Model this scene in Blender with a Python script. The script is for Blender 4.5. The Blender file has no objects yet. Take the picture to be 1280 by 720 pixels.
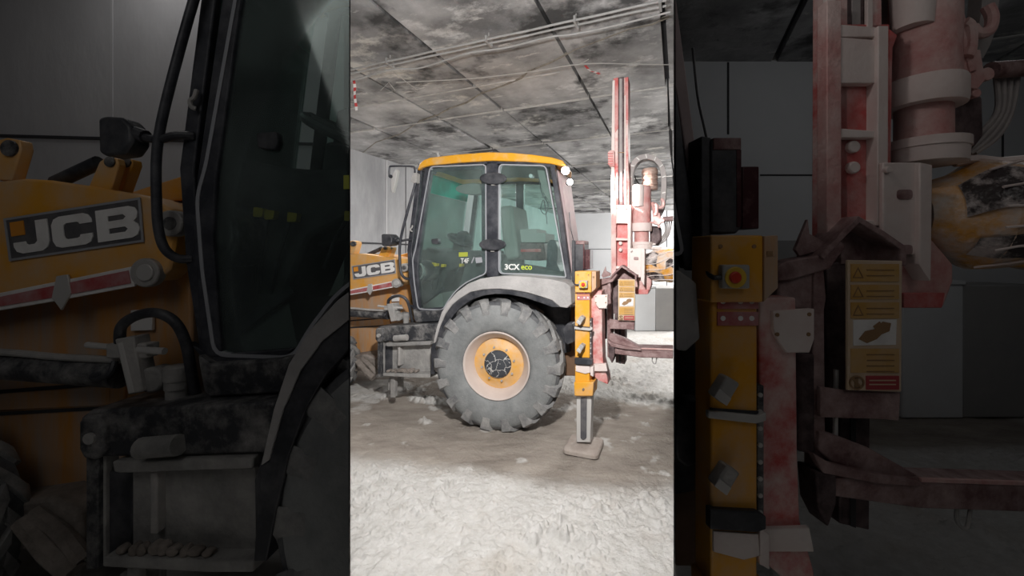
import bpy, bmesh, math, random
from mathutils import Vector, Matrix, noise
random.seed(7)
scn = bpy.context.scene
COL = scn.collection
FPX = 510.0; HZ = 318.0; CAMZ = 1.9
ZOOM = 1280.0 / 404.0

# ------------------------------------------------------------------ materials
def nodes(m):
    m.use_nodes = True
    t = m.node_tree; t.nodes.clear()
    return t, t.nodes, t.links

def mat(name, base, rough=0.6, metal=0.0, dust=None, amt=0.45, scale=4.0, sharp=0.18, bump=0.0, bscale=40.0, speck=0.0, spec=0.5, stretch=None, base2=None):
    """paint / plastic / stone with an irregular coat of settled dust"""
    m = bpy.data.materials.new(name); t, N, L = nodes(m)
    out = N.new('ShaderNodeOutputMaterial'); b = N.new('ShaderNodeBsdfPrincipled')
    L.new(b.outputs[0], out.inputs[0])
    b.inputs['Roughness'].default_value = rough; b.inputs['Metallic'].default_value = metal
    b.inputs['Specular IOR Level'].default_value = spec
    tc = N.new('ShaderNodeTexCoord'); src = tc.outputs['Object']
    if stretch:
        mp = N.new('ShaderNodeMapping'); mp.inputs['Scale'].default_value = stretch
        L.new(src, mp.inputs['Vector']); src = mp.outputs[0]
    col = N.new('ShaderNodeRGB'); col.outputs[0].default_value = (*base, 1); c = col.outputs[0]
    if base2:
        n0 = N.new('ShaderNodeTexNoise'); n0.inputs['Scale'].default_value = scale * .6; n0.inputs['Detail'].default_value = 6
        L.new(src, n0.inputs['Vector'])
        r0 = N.new('ShaderNodeValToRGB'); r0.color_ramp.elements[0].position = .35; r0.color_ramp.elements[1].position = .65
        L.new(n0.outputs['Fac'], r0.inputs[0])
        mx = N.new('ShaderNodeMix'); mx.data_type = 'RGBA'; L.new(r0.outputs[0], mx.inputs[0]); L.new(c, mx.inputs[6]); mx.inputs[7].default_value = (*base2, 1); c = mx.outputs[2]
    if dust:
        n = N.new('ShaderNodeTexNoise'); n.inputs['Scale'].default_value = scale; n.inputs['Detail'].default_value = 9; n.inputs['Roughness'].default_value = .68
        L.new(src, n.inputs['Vector'])
        r = N.new('ShaderNodeValToRGB'); ctr = .5 + (.5 - amt) * .5
        r.color_ramp.elements[0].position = max(0, ctr - sharp); r.color_ramp.elements[1].position = min(1, ctr + sharp)
        L.new(n.outputs['Fac'], r.inputs[0])
        mx = N.new('ShaderNodeMix'); mx.data_type = 'RGBA'
        L.new(r.outputs[0], mx.inputs[0]); L.new(c, mx.inputs[6]); mx.inputs[7].default_value = (*dust, 1); c = mx.outputs[2]
    if speck > 0:
        v = N.new('ShaderNodeTexNoise'); v.inputs['Scale'].default_value = 90; v.inputs['Detail'].default_value = 2
        L.new(tc.outputs['Object'], v.inputs['Vector'])
        r2 = N.new('ShaderNodeValToRGB'); r2.color_ramp.elements[0].position = 1 - speck; r2.color_ramp.elements[1].position = min(1, 1 - speck + .03)
        L.new(v.outputs['Fac'], r2.inputs[0])
        mx = N.new('ShaderNodeMix'); mx.data_type = 'RGBA'; L.new(r2.outputs[0], mx.inputs[0]); L.new(c, mx.inputs[6]); mx.inputs[7].default_value = (.62, .6, .58, 1); c = mx.outputs[2]
    L.new(c, b.inputs['Base Color'])
    if bump > 0:
        n2 = N.new('ShaderNodeTexNoise'); n2.inputs['Scale'].default_value = bscale; n2.inputs['Detail'].default_value = 6
        L.new(src, n2.inputs['Vector'])
        bp = N.new('ShaderNodeBump'); bp.inputs['Strength'].default_value = bump; bp.inputs['Distance'].default_value = .02
        L.new(n2.outputs['Fac'], bp.inputs['Height']); L.new(bp.outputs[0], b.inputs['Normal'])
    return m

def glass(name, tint, dustc, dust_amt):
    m = bpy.data.materials.new(name); t, N, L = nodes(m)
    out = N.new('ShaderNodeOutputMaterial')
    tr = N.new('ShaderNodeBsdfTransparent'); tr.inputs[0].default_value = (*tint, 1)
    gl = N.new('ShaderNodeBsdfGlossy'); gl.inputs['Roughness'].default_value = .06; gl.inputs[0].default_value = (.9, .9, .9, 1)
    fr = N.new('ShaderNodeFresnel'); fr.inputs[0].default_value = 1.5
    m1 = N.new('ShaderNodeMixShader'); L.new(fr.outputs[0], m1.inputs[0]); L.new(tr.outputs[0], m1.inputs[1]); L.new(gl.outputs[0], m1.inputs[2])
    df = N.new('ShaderNodeBsdfDiffuse'); df.inputs[0].default_value = (*dustc, 1)
    tc = N.new('ShaderNodeTexCoord'); n = N.new('ShaderNodeTexNoise'); n.inputs['Scale'].default_value = 3; n.inputs['Detail'].default_value = 8
    L.new(tc.outputs['Object'], n.inputs['Vector'])
    mr = N.new('ShaderNodeMapRange'); mr.inputs[1].default_value = .3; mr.inputs[2].default_value = .75; mr.inputs[3].default_value = dust_amt * .4; mr.inputs[4].default_value = dust_amt * 1.6
    L.new(n.outputs['Fac'], mr.inputs[0])
    m2 = N.new('ShaderNodeMixShader'); L.new(mr.outputs[0], m2.inputs[0]); L.new(m1.outputs[0], m2.inputs[1]); L.new(df.outputs[0], m2.inputs[2])
    L.new(m2.outputs[0], out.inputs[0])
    return m

def emit(name, col, s):
    m = bpy.data.materials.new(name); t, N, L = nodes(m)
    out = N.new('ShaderNodeOutputMaterial'); e = N.new('ShaderNodeEmission'); e.inputs[0].default_value = (*col, 1); e.inputs[1].default_value = s
    L.new(e.outputs[0], out.inputs[0]); return m

def cracked(name, base, line):
    m = bpy.data.materials.new(name); t, N, L = nodes(m)
    out = N.new('ShaderNodeOutputMaterial'); b = N.new('ShaderNodeBsdfPrincipled'); L.new(b.outputs[0], out.inputs[0]); b.inputs['Roughness'].default_value = .7
    tc = N.new('ShaderNodeTexCoord'); nz = N.new('ShaderNodeTexNoise'); nz.inputs['Scale'].default_value = 14
    L.new(tc.outputs['Object'], nz.inputs['Vector'])
    ad = N.new('ShaderNodeMix'); ad.data_type = 'VECTOR'; ad.inputs[0].default_value = .12; L.new(tc.outputs['Object'], ad.inputs[4]); L.new(nz.outputs['Color'], ad.inputs[5])
    v = N.new('ShaderNodeTexVoronoi'); v.feature = 'DISTANCE_TO_EDGE'; v.inputs['Scale'].default_value = 11; L.new(ad.outputs[1], v.inputs['Vector'])
    r = N.new('ShaderNodeValToRGB'); r.color_ramp.elements[0].position = .012; r.color_ramp.elements[1].position = .05
    r.color_ramp.elements[0].color = (*line, 1); r.color_ramp.elements[1].color = (*base, 1)
    L.new(v.outputs[0], r.inputs[0]); L.new(r.outputs[0], b.inputs['Base Color']); return m

DUST = (.46, .44, .42)
M = dict(
    yellow=mat('dusty_yellow_paint', (.80, .37, .03), .42, 0, (.58, .50, .42), .25, 3.2, .25),
    roof=mat('yellow_roof_paint', (.84, .40, .025), .4, 0, (.62, .54, .42), .12, 5, .2),
    orange=mat('orange_body_paint', (.66, .29, .05), .5, 0, (.47, .39, .33), .48, 2.2, .16, stretch=(3, 3, .5)),
    leg_yellow=mat('leg_yellow_paint', (.78, .37, .03), .45, 0, (.62, .46, .34), .2, 5, .2),
    black=mat('dusty_black_plastic', (.024, .026, .033), .5, 0, (.15, .15, .16), .24, 6, .2),
    frame=mat('black_cab_frame', (.028, .03, .04), .45, 0, (.13, .135, .15), .25, 7, .2),
    grime=mat('grimy_black_steel', (.034, .036, .042), .55, 0, (.34, .33, .32), .34, 7, .14, .5, 30),
    tank=mat('dust_caked_steel', (.15, .15, .15), .75, 0, (.40, .39, .375), .62, 5, .2, .4, 25),
    fender=mat('dust_caked_fender', (.20, .20, .20), .8, 0, (.47, .455, .45), .72, 3, .25, .3, 60),
    rubber=mat('dusty_tyre_rubber', (.12, .13, .135), .85, 0, (.31, .32, .32), .52, 4, .26, .3, 60, .22),
    lug=mat('dusty_tread_rubber', (.09, .095, .105), .85, 0, (.37, .365, .355), .5, 7, .2, .3, 60),
    rim=mat('pale_rim_paint', (.66, .58, .54), .6, 0, (.55, .46, .42), .4, 5, .3),
    hubyellow=mat('yellow_wheel_disc', (.76, .38, .05), .5, 0, (.62, .49, .38), .38, 7, .22),
    hub=cracked('salt_cracked_hub', (.045, .05, .06), (.55, .54, .52)),
    seal=mat('grey_window_seal', (.36, .37, .4), .5),
    white=mat('white_sign_paint', (.86, .85, .84), .5, 0, (.62, .6, .58), .15, 8, .2),
    charcoal=mat('charcoal_badge', (.075, .075, .085), .5, 0, (.2, .19, .19), .3, 8, .25),
    badgeorange=mat('orange_badge_square', (.75, .3, .03), .5),
    redstripe=mat('red_reflective_strip', (.45, .055, .06), .4, 0, (.55, .4, .4), .35, 6, .2),
    steel=mat('pale_bare_steel', (.56, .55, .54), .42, .15, (.55, .54, .52), .4, 8, .2),
    greysteel=mat('dusty_grey_casting', (.32, .315, .31), .6, .0, (.48, .46, .44), .5, 9, .2, .3, 40),
    red=mat('dusty_red_paint', (.55, .06, .055), .5, 0, (.66, .45, .43), .40, 4.5, .2, .25, 40),
    postmauve=mat('lamplit_mauve_post', (.30, .22, .23), .6, 0, (.46, .37, .37), .5, 4, .25),  # pale mauve carries the work lamp's glow in the colour
    redwornlit=mat('worn_lit_red_paint', (.56, .09, .085), .55, 0, (.72, .55, .52), .55, 5, .12, .25, 40),  # wear, and on the mast rails lamp glare painted pale
    redpale=mat('caked_lit_red_paint', (.50, .13, .12), .6, 0, (.72, .56, .53), .6, 4, .2, .3, 40),  # dust and work lamp glare both painted into this red
    palepink=mat('pale_caked_lit_plate', (.68, .55, .52), .6, 0, (.78, .71, .68), .6, 4, .2, .15, 40),  # caked dust plus lamp glare, both in the pale colour
    rust=mat('rusty_pink_steel', (.17, .085, .085), .65, .1, (.46, .34, .33), .45, 8, .16, .4, 30),
    darkrust=mat('dark_rusty_steel', (.055, .035, .038), .6, .2, (.26, .19, .19), .35, 9, .2, .3, 30),
    brown=mat('brown_primed_frame', (.13, .07, .035), .7, 0, (.24, .15, .1), .4, 3, .25),
    mud=mat('muddy_axle', (.14, .12, .105), .9, 0, (.34, .3, .27), .5, 8, .2, .7, 25),
    paddust=mat('dusty_foot_pad', (.30, .25, .22), .9, 0, (.44, .39, .35), .5, 7, .2, .4, 30),
    treadbase=mat('shaded_tread_rubber', (.055, .06, .07), .85, 0, (.2, .2, .2), .4, 7, .2),  # tread base darkened to paint the shade between the lugs
    tape=mat('tan_tape_wrap', (.26, .16, .12), .6, 0, (.55, .42, .36), .42, 14, .2, .5, 30, stretch=(1, 1, 4)),
    chain=mat('grey_cable_carrier', (.30, .28, .275), .7, 0, (.42, .385, .375), .5, 10, .2),
    signcream=mat('cream_sign_face', (.62, .47, .30), .5, 0, (.68, .56, .47), .35, 5, .2),
    signyellow=mat('ochre_sign_panel', (.58, .33, .08), .5, 0, (.62, .45, .28), .3, 6, .2),
    signred=mat('red_sign_panel', (.42, .06, .07), .5),
    ink=mat('dark_sign_ink', (.30, .18, .09), .6),
    buttonred=mat('red_push_button', (.62, .05, .03), .35),
    buttonring=mat('yellow_button_ring', (.75, .5, .06), .45),
    grey=mat('grey_plastic', (.36, .36, .35), .5, 0, (.5, .48, .46), .4, 9, .2),
    bulb=emit('lit_work_lamp', (1, .93, .9), 26),
    lens=mat('pale_lamp_glass', (.6, .6, .62), .1),
    taillens=mat('dark_red_lens', (.06, .012, .016), .35, 0, (.2, .11, .11), .25, 14, .12),
    teal=glass('teal_sun_strip', (.05, .55, .45), (.02, .50, .40), .75),
    glass=glass('dusty_green_glass', (.86, .95, .93), (.50, .57, .56), .06),
    farglass=glass('far_cab_glass', (.86, .98, .95), (.55, .68, .65), .10),
    seatcloth=mat('black_seat_cloth', (.045, .047, .05), .8, 0, (.12, .12, .12), .3, 8, .2),
    seatgrey=mat('grey_cab_lining', (.19, .195, .185), .8, 0, (.26, .27, .255), .4, 8, .2),
    greenbox=mat('grey_cardboard', (.33, .34, .33), .8),
    olive=mat('lime_sticker', (.42, .46, .06), .6),
    lime=mat('lime_lettering', (.62, .72, .05), .6),
    knob=mat('yellow_lever_knob', (.7, .5, .03), .5),
    plasticwrap=mat('dusty_clear_wrap', (.38, .33, .28), .22, 0, (.72, .66, .62), .42, 5, .1, .8, 14, stretch=(1, 1, 2.2)),
    wrapyellow=mat('wrapped_yellow_drum', (.72, .34, .05), .25, 0, (.70, .60, .53), .5, 6, .12, .9, 13),
    wrapblack=mat('wrapped_black_drum', (.05, .04, .04), .25, 0, (.62, .56, .54), .46, 8, .07, .9, 13),
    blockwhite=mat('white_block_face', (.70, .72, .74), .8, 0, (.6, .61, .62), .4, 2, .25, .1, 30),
    blockshade=mat('shaded_block_face', (.30, .30, .30), .9, 0, (.38, .37, .36), .4, 2, .25, .1, 30),  # the block's shaded side, its shade put into the grey
    conduit=mat('pale_grey_conduit', (.46, .46, .46), .5, 0, (.32, .31, .3), .4, 6, .2),
    wire=mat('pale_wire', (.5, .49, .47), .6),
    tapew=mat('white_tape', (.8, .78, .77), .6), taper=mat('red_tape', (.6, .06, .06), .6),
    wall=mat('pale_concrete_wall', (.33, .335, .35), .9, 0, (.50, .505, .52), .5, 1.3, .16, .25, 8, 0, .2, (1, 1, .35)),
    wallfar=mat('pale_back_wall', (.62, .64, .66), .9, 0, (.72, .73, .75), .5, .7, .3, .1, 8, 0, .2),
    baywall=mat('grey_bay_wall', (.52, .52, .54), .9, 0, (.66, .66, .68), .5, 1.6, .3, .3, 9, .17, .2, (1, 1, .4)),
    baylow=mat('grey_low_band', (.28, .28, .28), .9, 0, (.36, .36, .36), .5, 2, .3),
    joint=mat('dark_panel_joint', (.05, .05, .055), .9),
    jointlight=mat('pale_panel_joint', (.62, .62, .64), .9),
    sheet=mat('dark_partition_sheet', (.022, .022, .024), .9),
    batten=mat('pale_ceiling_ridge', (.66, .65, .63), .9, 0, (.34, .33, .32), .4, 3, .2),
    crack=mat('sandy_crack', (.16, .145, .12), .9, 0, (.36, .33, .28), .5, 6, .15),
    slab=mat('raised_slab', (.5, .49, .47), .9, 0, (.62, .61, .59), .5, 6, .2, .6, 20),
    lamp=emit('tube_lamp', (1, .97, .94), 3.0),
)

# ------------------------------------------------------------------ frames
class Frame:
    """a machine's own frame: side plane at distance D along t, outlines measured on that plane"""
    def __init__(s, zoom, t, D, sc, clips):
        s.k = zoom; s.t = Vector((t[0], t[1], 0)).normalized(); s.D = D; s.s = sc; s.clips = clips
        s.c = Vector((s.t.y, -s.t.x, 0)); s.z = Vector((0, 0, 1)); s.root = None
    def pt(s, px, py, dy=0.0):
        if s.k != 1: px = 640 + (px - 640) * s.k; py = 360 + (py - 360) * s.k
        u = (px - 640) / FPX; Y = (s.D + s.s * dy) / (s.t.x * u + s.t.y)
        return Vector((u * Y, Y, CAMZ - (py - HZ) / FPX * Y))
    def ext(s, d): return s.t * (s.s * d)
    def rad(s, px, py, dy, r): return r * s.k * s.pt(px, py, dy).y / FPX

Q = (438 - 640) / FPX; R_ = (842 - 640) / FPX
NL = Vector((1, -Q, 0)).normalized(); NR = Vector((1, -R_, 0)).normalized()   # normals of the two radial partitions
FC = Frame(1.0, (.3777, .9259), 3.97, 1.0, [(NR, -.003, 1)])
FL = Frame(ZOOM, (.1258, .992), 1.344, .5, [(NL, -.0045, 1)])
FR = Frame(ZOOM, (-.1258, .992), 1.344, .5, [(NR, .0045, -1)])

def p(x, y): return (640 + (x - 640) / ZOOM, 360 + (y - 360) / ZOOM)      # close-up measure -> whole-view measure
def P(*pts): return [p(x, y) for x, y in pts]

# ------------------------------------------------------------------ mesh building
class MB:
    def __init__(s): s.bm = bmesh.new()
    def face(s, vs):
        try: return s.bm.faces.new(vs)
        except ValueError: return None
    def loft(s, rings, closed_ring=True, caps=True):
        vr = [[s.bm.verts.new(v) for v in r] for r in rings]
        n = len(vr[0])
        for a, b in zip(vr, vr[1:]):
            for i in range(n if closed_ring else n - 1):
                j = (i + 1) % n
                s.face((a[i], a[j], b[j], b[i]))
        if caps and closed_ring:
            s.face(vr[0][::-1]); s.face(vr[-1])
        return s
    def prism(s, F, pts, d0, d1, back=None):
        f = [F.pt(x, y, d0) for x, y in pts]; e = F.ext(d1 - d0)
        return s.loft([f, [v + e for v in f]])
    def rect(s, F, x0, y0, x1, y1, d0, d1): return s.prism(F, [(x0, y0), (x1, y0), (x1, y1), (x0, y1)], d0, d1)
    def band(s, F, path, w, d0, d1, closed=False):
        """a flat bar of width w following a path on the side plane"""
        n = len(path); L = []; Rr = []
        for i in range(n):
            a = Vector(path[i - 1]) if (i > 0 or closed) else None
            b = Vector(path[i]); c = Vector(path[(i + 1) % n]) if (i < n - 1 or closed) else None
            d1_ = (b - a).normalized() if a is not None else None; d2_ = (c - b).normalized() if c is not None else None
            if d1_ is None: nn = Vector((-d2_.y, d2_.x)); k = 1
            elif d2_ is None: nn = Vector((-d1_.y, d1_.x)); k = 1
            else:
                n1 = Vector((-d1_.y, d1_.x)); n2 = Vector((-d2_.y, d2_.x)); nn = (n1 + n2)
                if nn.length < 1e-6: nn = n1
                nn.normalize(); k = 1 / max(.5, nn.dot(n1))
            L.append(b + nn * w / 2 * k); Rr.append(b - nn * w / 2 * k)
        e = F.ext(d1 - d0); rings = []
        for l, r in zip(L, Rr):
            A = F.pt(l.x, l.y, d0); B = F.pt(r.x, r.y, d0)
            rings.append([A, B, B + e, A + e])
        if closed: rings.append(rings[0])
        return s.loft(rings, caps=not closed)
    def tube(s, pts, r, seg=10, radii=None):
        pts = [Vector(q) for q in pts]; rings = []; up = None
        for i, q in enumerate(pts):
            d = (pts[min(i + 1, len(pts) - 1)] - pts[max(i - 1, 0)]).normalized()
            if up is None:
                up = d.orthogonal().normalized()
            up = (up - d * up.dot(d)).normalized(); v = d.cross(up)
            rr = radii[i] if radii else r
            rings.append([q + (up * math.cos(2 * math.pi * k / seg) + v * math.sin(2 * math.pi * k / seg)) * rr for k in range(seg)])
        return s.loft(rings)
    def tubepx(s, F, pts, rpx, seg=10, smooth=0):
        if smooth: pts = spline(pts, smooth)
        q = [F.pt(x, y, d) for x, y, d in pts]
        return s.tube(q, F.rad(pts[0][0], pts[0][1], pts[0][2], rpx), seg)
    def lathe(s, C, ax, prof, seg=48, ref=None, start=0.0, caps=True):
        """prof: (distance along ax, radius)"""
        ax = ax.normalized(); e1 = (ref or ax.orthogonal()).normalized(); e2 = ax.cross(e1); rings = []
        for d, r in prof:
            rings.append([C + ax * d + (e1 * math.cos(2 * math.pi * i / seg + start) + e2 * math.sin(2 * math.pi * i / seg + start)) * max(r, 1e-4) for i in range(seg)])
        return s.loft(rings, caps=caps)
    def disc(s, F, px, py, d0, d1, rx, ry=None, seg=32):
        ry = ry or rx
        return s.prism(F, [(px + rx * math.cos(2 * math.pi * i / seg), py + ry * math.sin(2 * math.pi * i / seg)) for i in range(seg)], d0, d1)
    def boxw(s, x0, y0, z0, x1, y1, z1):
        return s.loft([[Vector((x0, y0, z0)), Vector((x1, y0, z0)), Vector((x1, y1, z0)), Vector((x0, y1, z0))], [Vector((x0, y0, z1)), Vector((x1, y0, z1)), Vector((x1, y1, z1)), Vector((x0, y1, z1))]])

def spline(pts, n):
    out = []; P_ = [Vector(q) for q in pts]
    for i in range(len(P_) - 1):
        a = P_[max(i - 1, 0)]; b = P_[i]; c = P_[i + 1]; d = P_[min(i + 2, len(P_) - 1)]
        for k in range(n):
            t = k / n
            out.append(.5 * ((2 * b) + (c - a) * t + (2 * a - 5 * b + 4 * c - d) * t * t + (3 * b - a - 3 * c + d) * t ** 3))
    out.append(P_[-1]); return [tuple(q) for q in out]

def rounded(pts, r, n=4):
    out = []; m = len(pts)
    for i in range(m):
        a = Vector(pts[i - 1]); b = Vector(pts[i]); c = Vector(pts[(i + 1) % m])
        ra = min(r, (a - b).length * .45, (c - b).length * .45)
        p0 = b + (a - b).normalized() * ra; p2 = b + (c - b).normalized() * ra
        for k in range(n + 1):
            t = k / n; q = p0 * (1 - t) ** 2 + b * 2 * t * (1 - t) + p2 * t * t
            out.append((q.x, q.y))
    return out

def link(name, mb, m, parent=None, clips=(), bevel=0.0, smooth=True, root=None, angle=35, mats=None):
    bm = mb.bm
    bmesh.ops.remove_doubles(bm, verts=bm.verts, dist=1e-6)
    bmesh.ops.recalc_face_normals(bm, faces=bm.faces)
    for n, off, side in clips:
        if not bm.verts: break
        dd = [(n.dot(v.co) - off) * side for v in bm.verts]
        if max(dd) <= 0: continue
        if min(dd) >= 0: bm.clear(); break
        g = bm.verts[:] + bm.edges[:] + bm.faces[:]
        res = bmesh.ops.bisect_plane(bm, geom=g, plane_co=n * off, plane_no=n * side, clear_outer=True, dist=1e-6)
        ed = [x for x in res['geom_cut'] if isinstance(x, bmesh.types.BMEdge) and x.is_valid and x.is_boundary]
        if ed:
            try: bmesh.ops.holes_fill(bm, edges=ed, sides=0)
            except Exception: pass
    if not bm.faces:
        bm.free(); return None
    if root is None and parent is not None:
        root = parent
        while root.parent: root = root.parent
    if root is not None:
        o0 = root.location.copy()
        for v in bm.verts: v.co -= o0
    me = bpy.data.meshes.new(name); bm.to_mesh(me); bm.free()
    if mats:
        for x in mats: me.materials.append(x)
    else: me.materials.append(m)
    if smooth:
        for f in me.polygons: f.use_smooth = True
        me.set_sharp_from_angle(angle=math.radians(angle))
    o = bpy.data.objects.new(name, me); COL.objects.link(o)
    if parent is not None: o.parent = parent
    if bevel:
        b = o.modifiers.new('edge', 'BEVEL'); b.width = bevel; b.segments = 2; b.limit_method = 'ANGLE'; b.angle_limit = math.radians(40)
    return o

def tag(o, label=None, cat=None, group=None, kind=None):
    if label: o['label'] = label
    if cat: o['category'] = cat
    if group: o['group'] = group
    if kind: o['kind'] = kind
    return o

def thing(name, label, cat, loc, group=None):
    o = bpy.data.objects.new(name, None); COL.objects.link(o); o.location = loc; o.empty_display_size = .2
    return tag(o, label, cat, group)

def struct(name, mb, m, **k): return tag(link(name, mb, m, **k), kind='structure')

def part(F, name, mb, m, parent=None, label=None, bevel=0.0, **k):
    o = link(name, mb, m, parent or F.root, F.clips, bevel, root=F.root, **k)
    if o is not None and label: o['label'] = label
    return o

def text_mb(F, body, x, y, h, d, W=0, bold=0.0):
    """flat raised lettering with its lower left corner at x, y; h is the capital height"""
    cu = bpy.data.curves.new('lettering', 'FONT'); cu.body = body; cu.size = 1; cu.offset = bold; cu.resolution_u = 3
    ob = bpy.data.objects.new('lettering', cu); COL.objects.link(ob)
    me = ob.to_mesh(); mb = MB(); base = F.pt(x, y, d); k = F.rad(x, y, d, h) / .72; x0_ = min(v.co.x for v in me.vertices); sx = F.rad(x, y, d, W) / k / (max(v.co.x for v in me.vertices) - x0_)
    vs = [mb.bm.verts.new(base + F.c * ((v.co.x - x0_) * k * sx) + F.z * (v.co.y * k)) for v in me.vertices]
    for f in me.polygons: mb.face([vs[i] for i in f.vertices])
    ob.to_mesh_clear(); bpy.data.objects.remove(ob); bpy.data.curves.remove(cu)
    r = bmesh.ops.extrude_face_region(mb.bm, geom=mb.bm.faces[:])
    for v in r['geom']:
        if isinstance(v, bmesh.types.BMVert): v.co -= F.t * .004
    return mb

# ------------------------------------------------------------------ wheel
def wheel(F, cx, cy, d0, R, w, rim_r, lugs, name, parent=None, big=True):
    C = F.pt(cx, cy, d0); q = F.s if F.k != 1 else 1.0; T = F.t; FCv = F.c
    if F.k == 1: T = Vector((.21, .978, 0)).normalized(); FCv = Vector((T.y, -T.x, 0))
    mb = MB()
    prof = [(.09, rim_r * .97), (.055, rim_r), (.03, rim_r + .012), (.004, rim_r + .05), (-.012, rim_r + (R - rim_r) * .42), (-.006, rim_r + (R - rim_r) * .68), (.018, R * .90), (.045, R * .945), (w / 2, R * .95)]
    prof = prof + [(w - d, r) for d, r in prof[-2::-1]]
    mb.lathe(C, T, [(d * q, r) for d, r in prof], 72, caps=False)
    ob = part(F, name, mb, None, parent, mats=[M['rubber'], M['treadbase']], angle=30)
    mb = MB()
    # lugs: curved bars from the shoulder to the middle of the tread, mirrored on the far half
    half = math.pi * .29 / lugs * 2
    for side in (0, 1):
        for i in range(lugs):
            th = 2 * math.pi * (i + .5 * side) / lugs
            st = [(-.012, 0, R * .765, R * .83, .7), (.004, .0, R * .82, R * .955, .9), (.05, .03, R * .90, R * .995, 1.0), (w * .28, .13, R * .92, R, .95), (w * .53, .30, R * .92, R, .8)]
            rings = []
            for d, sh, r0, r1, hw in st:
                dd = (d if side == 0 else w - d) * q; a = th + sh; h = half * hw
                ring = []
                for aa, rr in ((a - h, r0), (a + h, r0), (a + h * .8, r1), (a - h * .8, r1)):
                    ring.append(C + T * dd + FCv * (math.cos(aa) * rr) + F.z * (math.sin(aa) * rr))
                rings.append(ring)
            mb.loft(rings)
    part(F, 'tread', mb, M['lug'], ob, 'dust caked tread bars')
    if ob is None: return None
    me = ob.data; Cl = C - F.root.location
    for f in me.polygons:
        v = f.center - Cl; r = math.hypot(v.dot(FCv), v.z)
        if r > R * .905: f.material_index = 1
    if big:
        part(F, 'rim', MB().lathe(C, T, [(d * q, r) for d, r in [(.05, rim_r + .004), (.022, rim_r + .004), (.018, rim_r - .004), (.026, rim_r - .016), (.035, rim_r - .02), (.115, rim_r - .062), (.15, rim_r - .085), (.22, rim_r - .09), (.24, rim_r - .09)]], 64, caps=False), M['rim'], ob)
        dsc = part(F, 'wheel_disc', MB().lathe(C, T, [(d * q, r) for d, r in [(.165, rim_r - .075), (.158, rim_r - .12), (.128, .19), (.118, .16), (.118, .10), (.2, .10)]], 56, caps=False), M['hubyellow'], ob, 'dusty yellow wheel disc')
        mb = MB()
        mb.lathe(C, T, [(d * q, r) for d, r in [(.13, .153), (.10, .15), (.085, .137), (.075, .11), (.07, .001)]], 40)
        part(F, 'hub', mb, M['hub'], ob, 'black hub cap with a net of white salt')
        for i in range(8):
            a = 2 * math.pi * (i + .3) / 8
            part(F, 'wheel_nut', MB().lathe(C + FCv * math.cos(a) * .185 + F.z * math.sin(a) * .185 + T * .126 * q, -T, [(0, .012), (.02 * q, .012), (.02 * q, .001)], 6), M['greysteel'], ob)
    else:
        part(F, 'rim', MB().lathe(C, T, [(d * q, r) for d, r in [(.04, rim_r + .004), (.022, rim_r), (.05, rim_r - .02), (.09, .12), (.05, .1), (.04, .001)]], 40), M['mud'], ob)
    return ob

# ------------------------------------------------------------------ badge letters
BW, BH = 340.0, 100.0
LET_J = [(75, 14), (105, 14), (105, 68), (99, 81), (86, 88), (35, 88), (21, 82), (15, 70), (15, 60), (45, 60), (47, 66), (52, 69), (68, 69), (75, 63)]
LET_C = [(215, 38), (215, 30), (208, 19), (195, 14), (135, 14), (121, 19), (114, 32), (114, 70), (121, 83), (135, 88), (195, 88), (208, 83), (215, 72), (215, 63), (185, 63), (183, 68), (177, 70), (151, 70), (145, 66), (143, 60), (143, 42), (145, 36), (151, 32), (177, 32), (183, 34), (185, 38)]
LET_B1 = [(227, 14), (256.5, 14), (256.5, 88), (227, 88)]
LET_B2 = [(256, 14), (310, 14), (325, 19), (332, 30), (329, 42), (321, 50), (331, 58), (335, 70), (328, 83), (312, 88), (256, 88), (256, 72), (298, 72), (305, 66), (298, 60), (256, 60), (256, 43), (295, 43), (302, 37), (295, 31), (256, 31)]

def badge(F, quad, d, parent):
    tl, tr, br, bl = [Vector(q) for q in quad]
    def mp(u, v):
        u /= BW; v /= BH; q = (tl * (1 - u) + tr * u) * (1 - v) + (bl * (1 - u) + br * u) * v; return (q.x, q.y)
    pl = part(F, 'badge_plate', MB().prism(F, [tuple(tl), tuple(tr), tuple(br), tuple(bl)], d - .012, d + .004), M['charcoal'], parent, 'charcoal badge plate with the maker letters')
    for nm, polys in (('letter', [LET_J]), ('letter', [LET_C]), ('letter', [LET_B1, LET_B2])):
        mb = MB()
        for po in polys: mb.prism(F, [mp(u, v) for u, v in po], d - .02, d - .008)
        part(F, nm, mb, M['white'], pl, smooth=False)
    part(F, 'badge_square', MB().prism(F, [mp(*q) for q in ((12, 10), (46, 10), (46, 44), (12, 44))], d - .018, d - .008), M['badgeorange'], pl)
    part(F, 'badge_border', MB().band(F, [mp(*q) for q in ((1, 1), (339, 1), (339, 99), (1, 99))], .9, d - .016, d - .008, True), M['seal'], pl)

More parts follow.
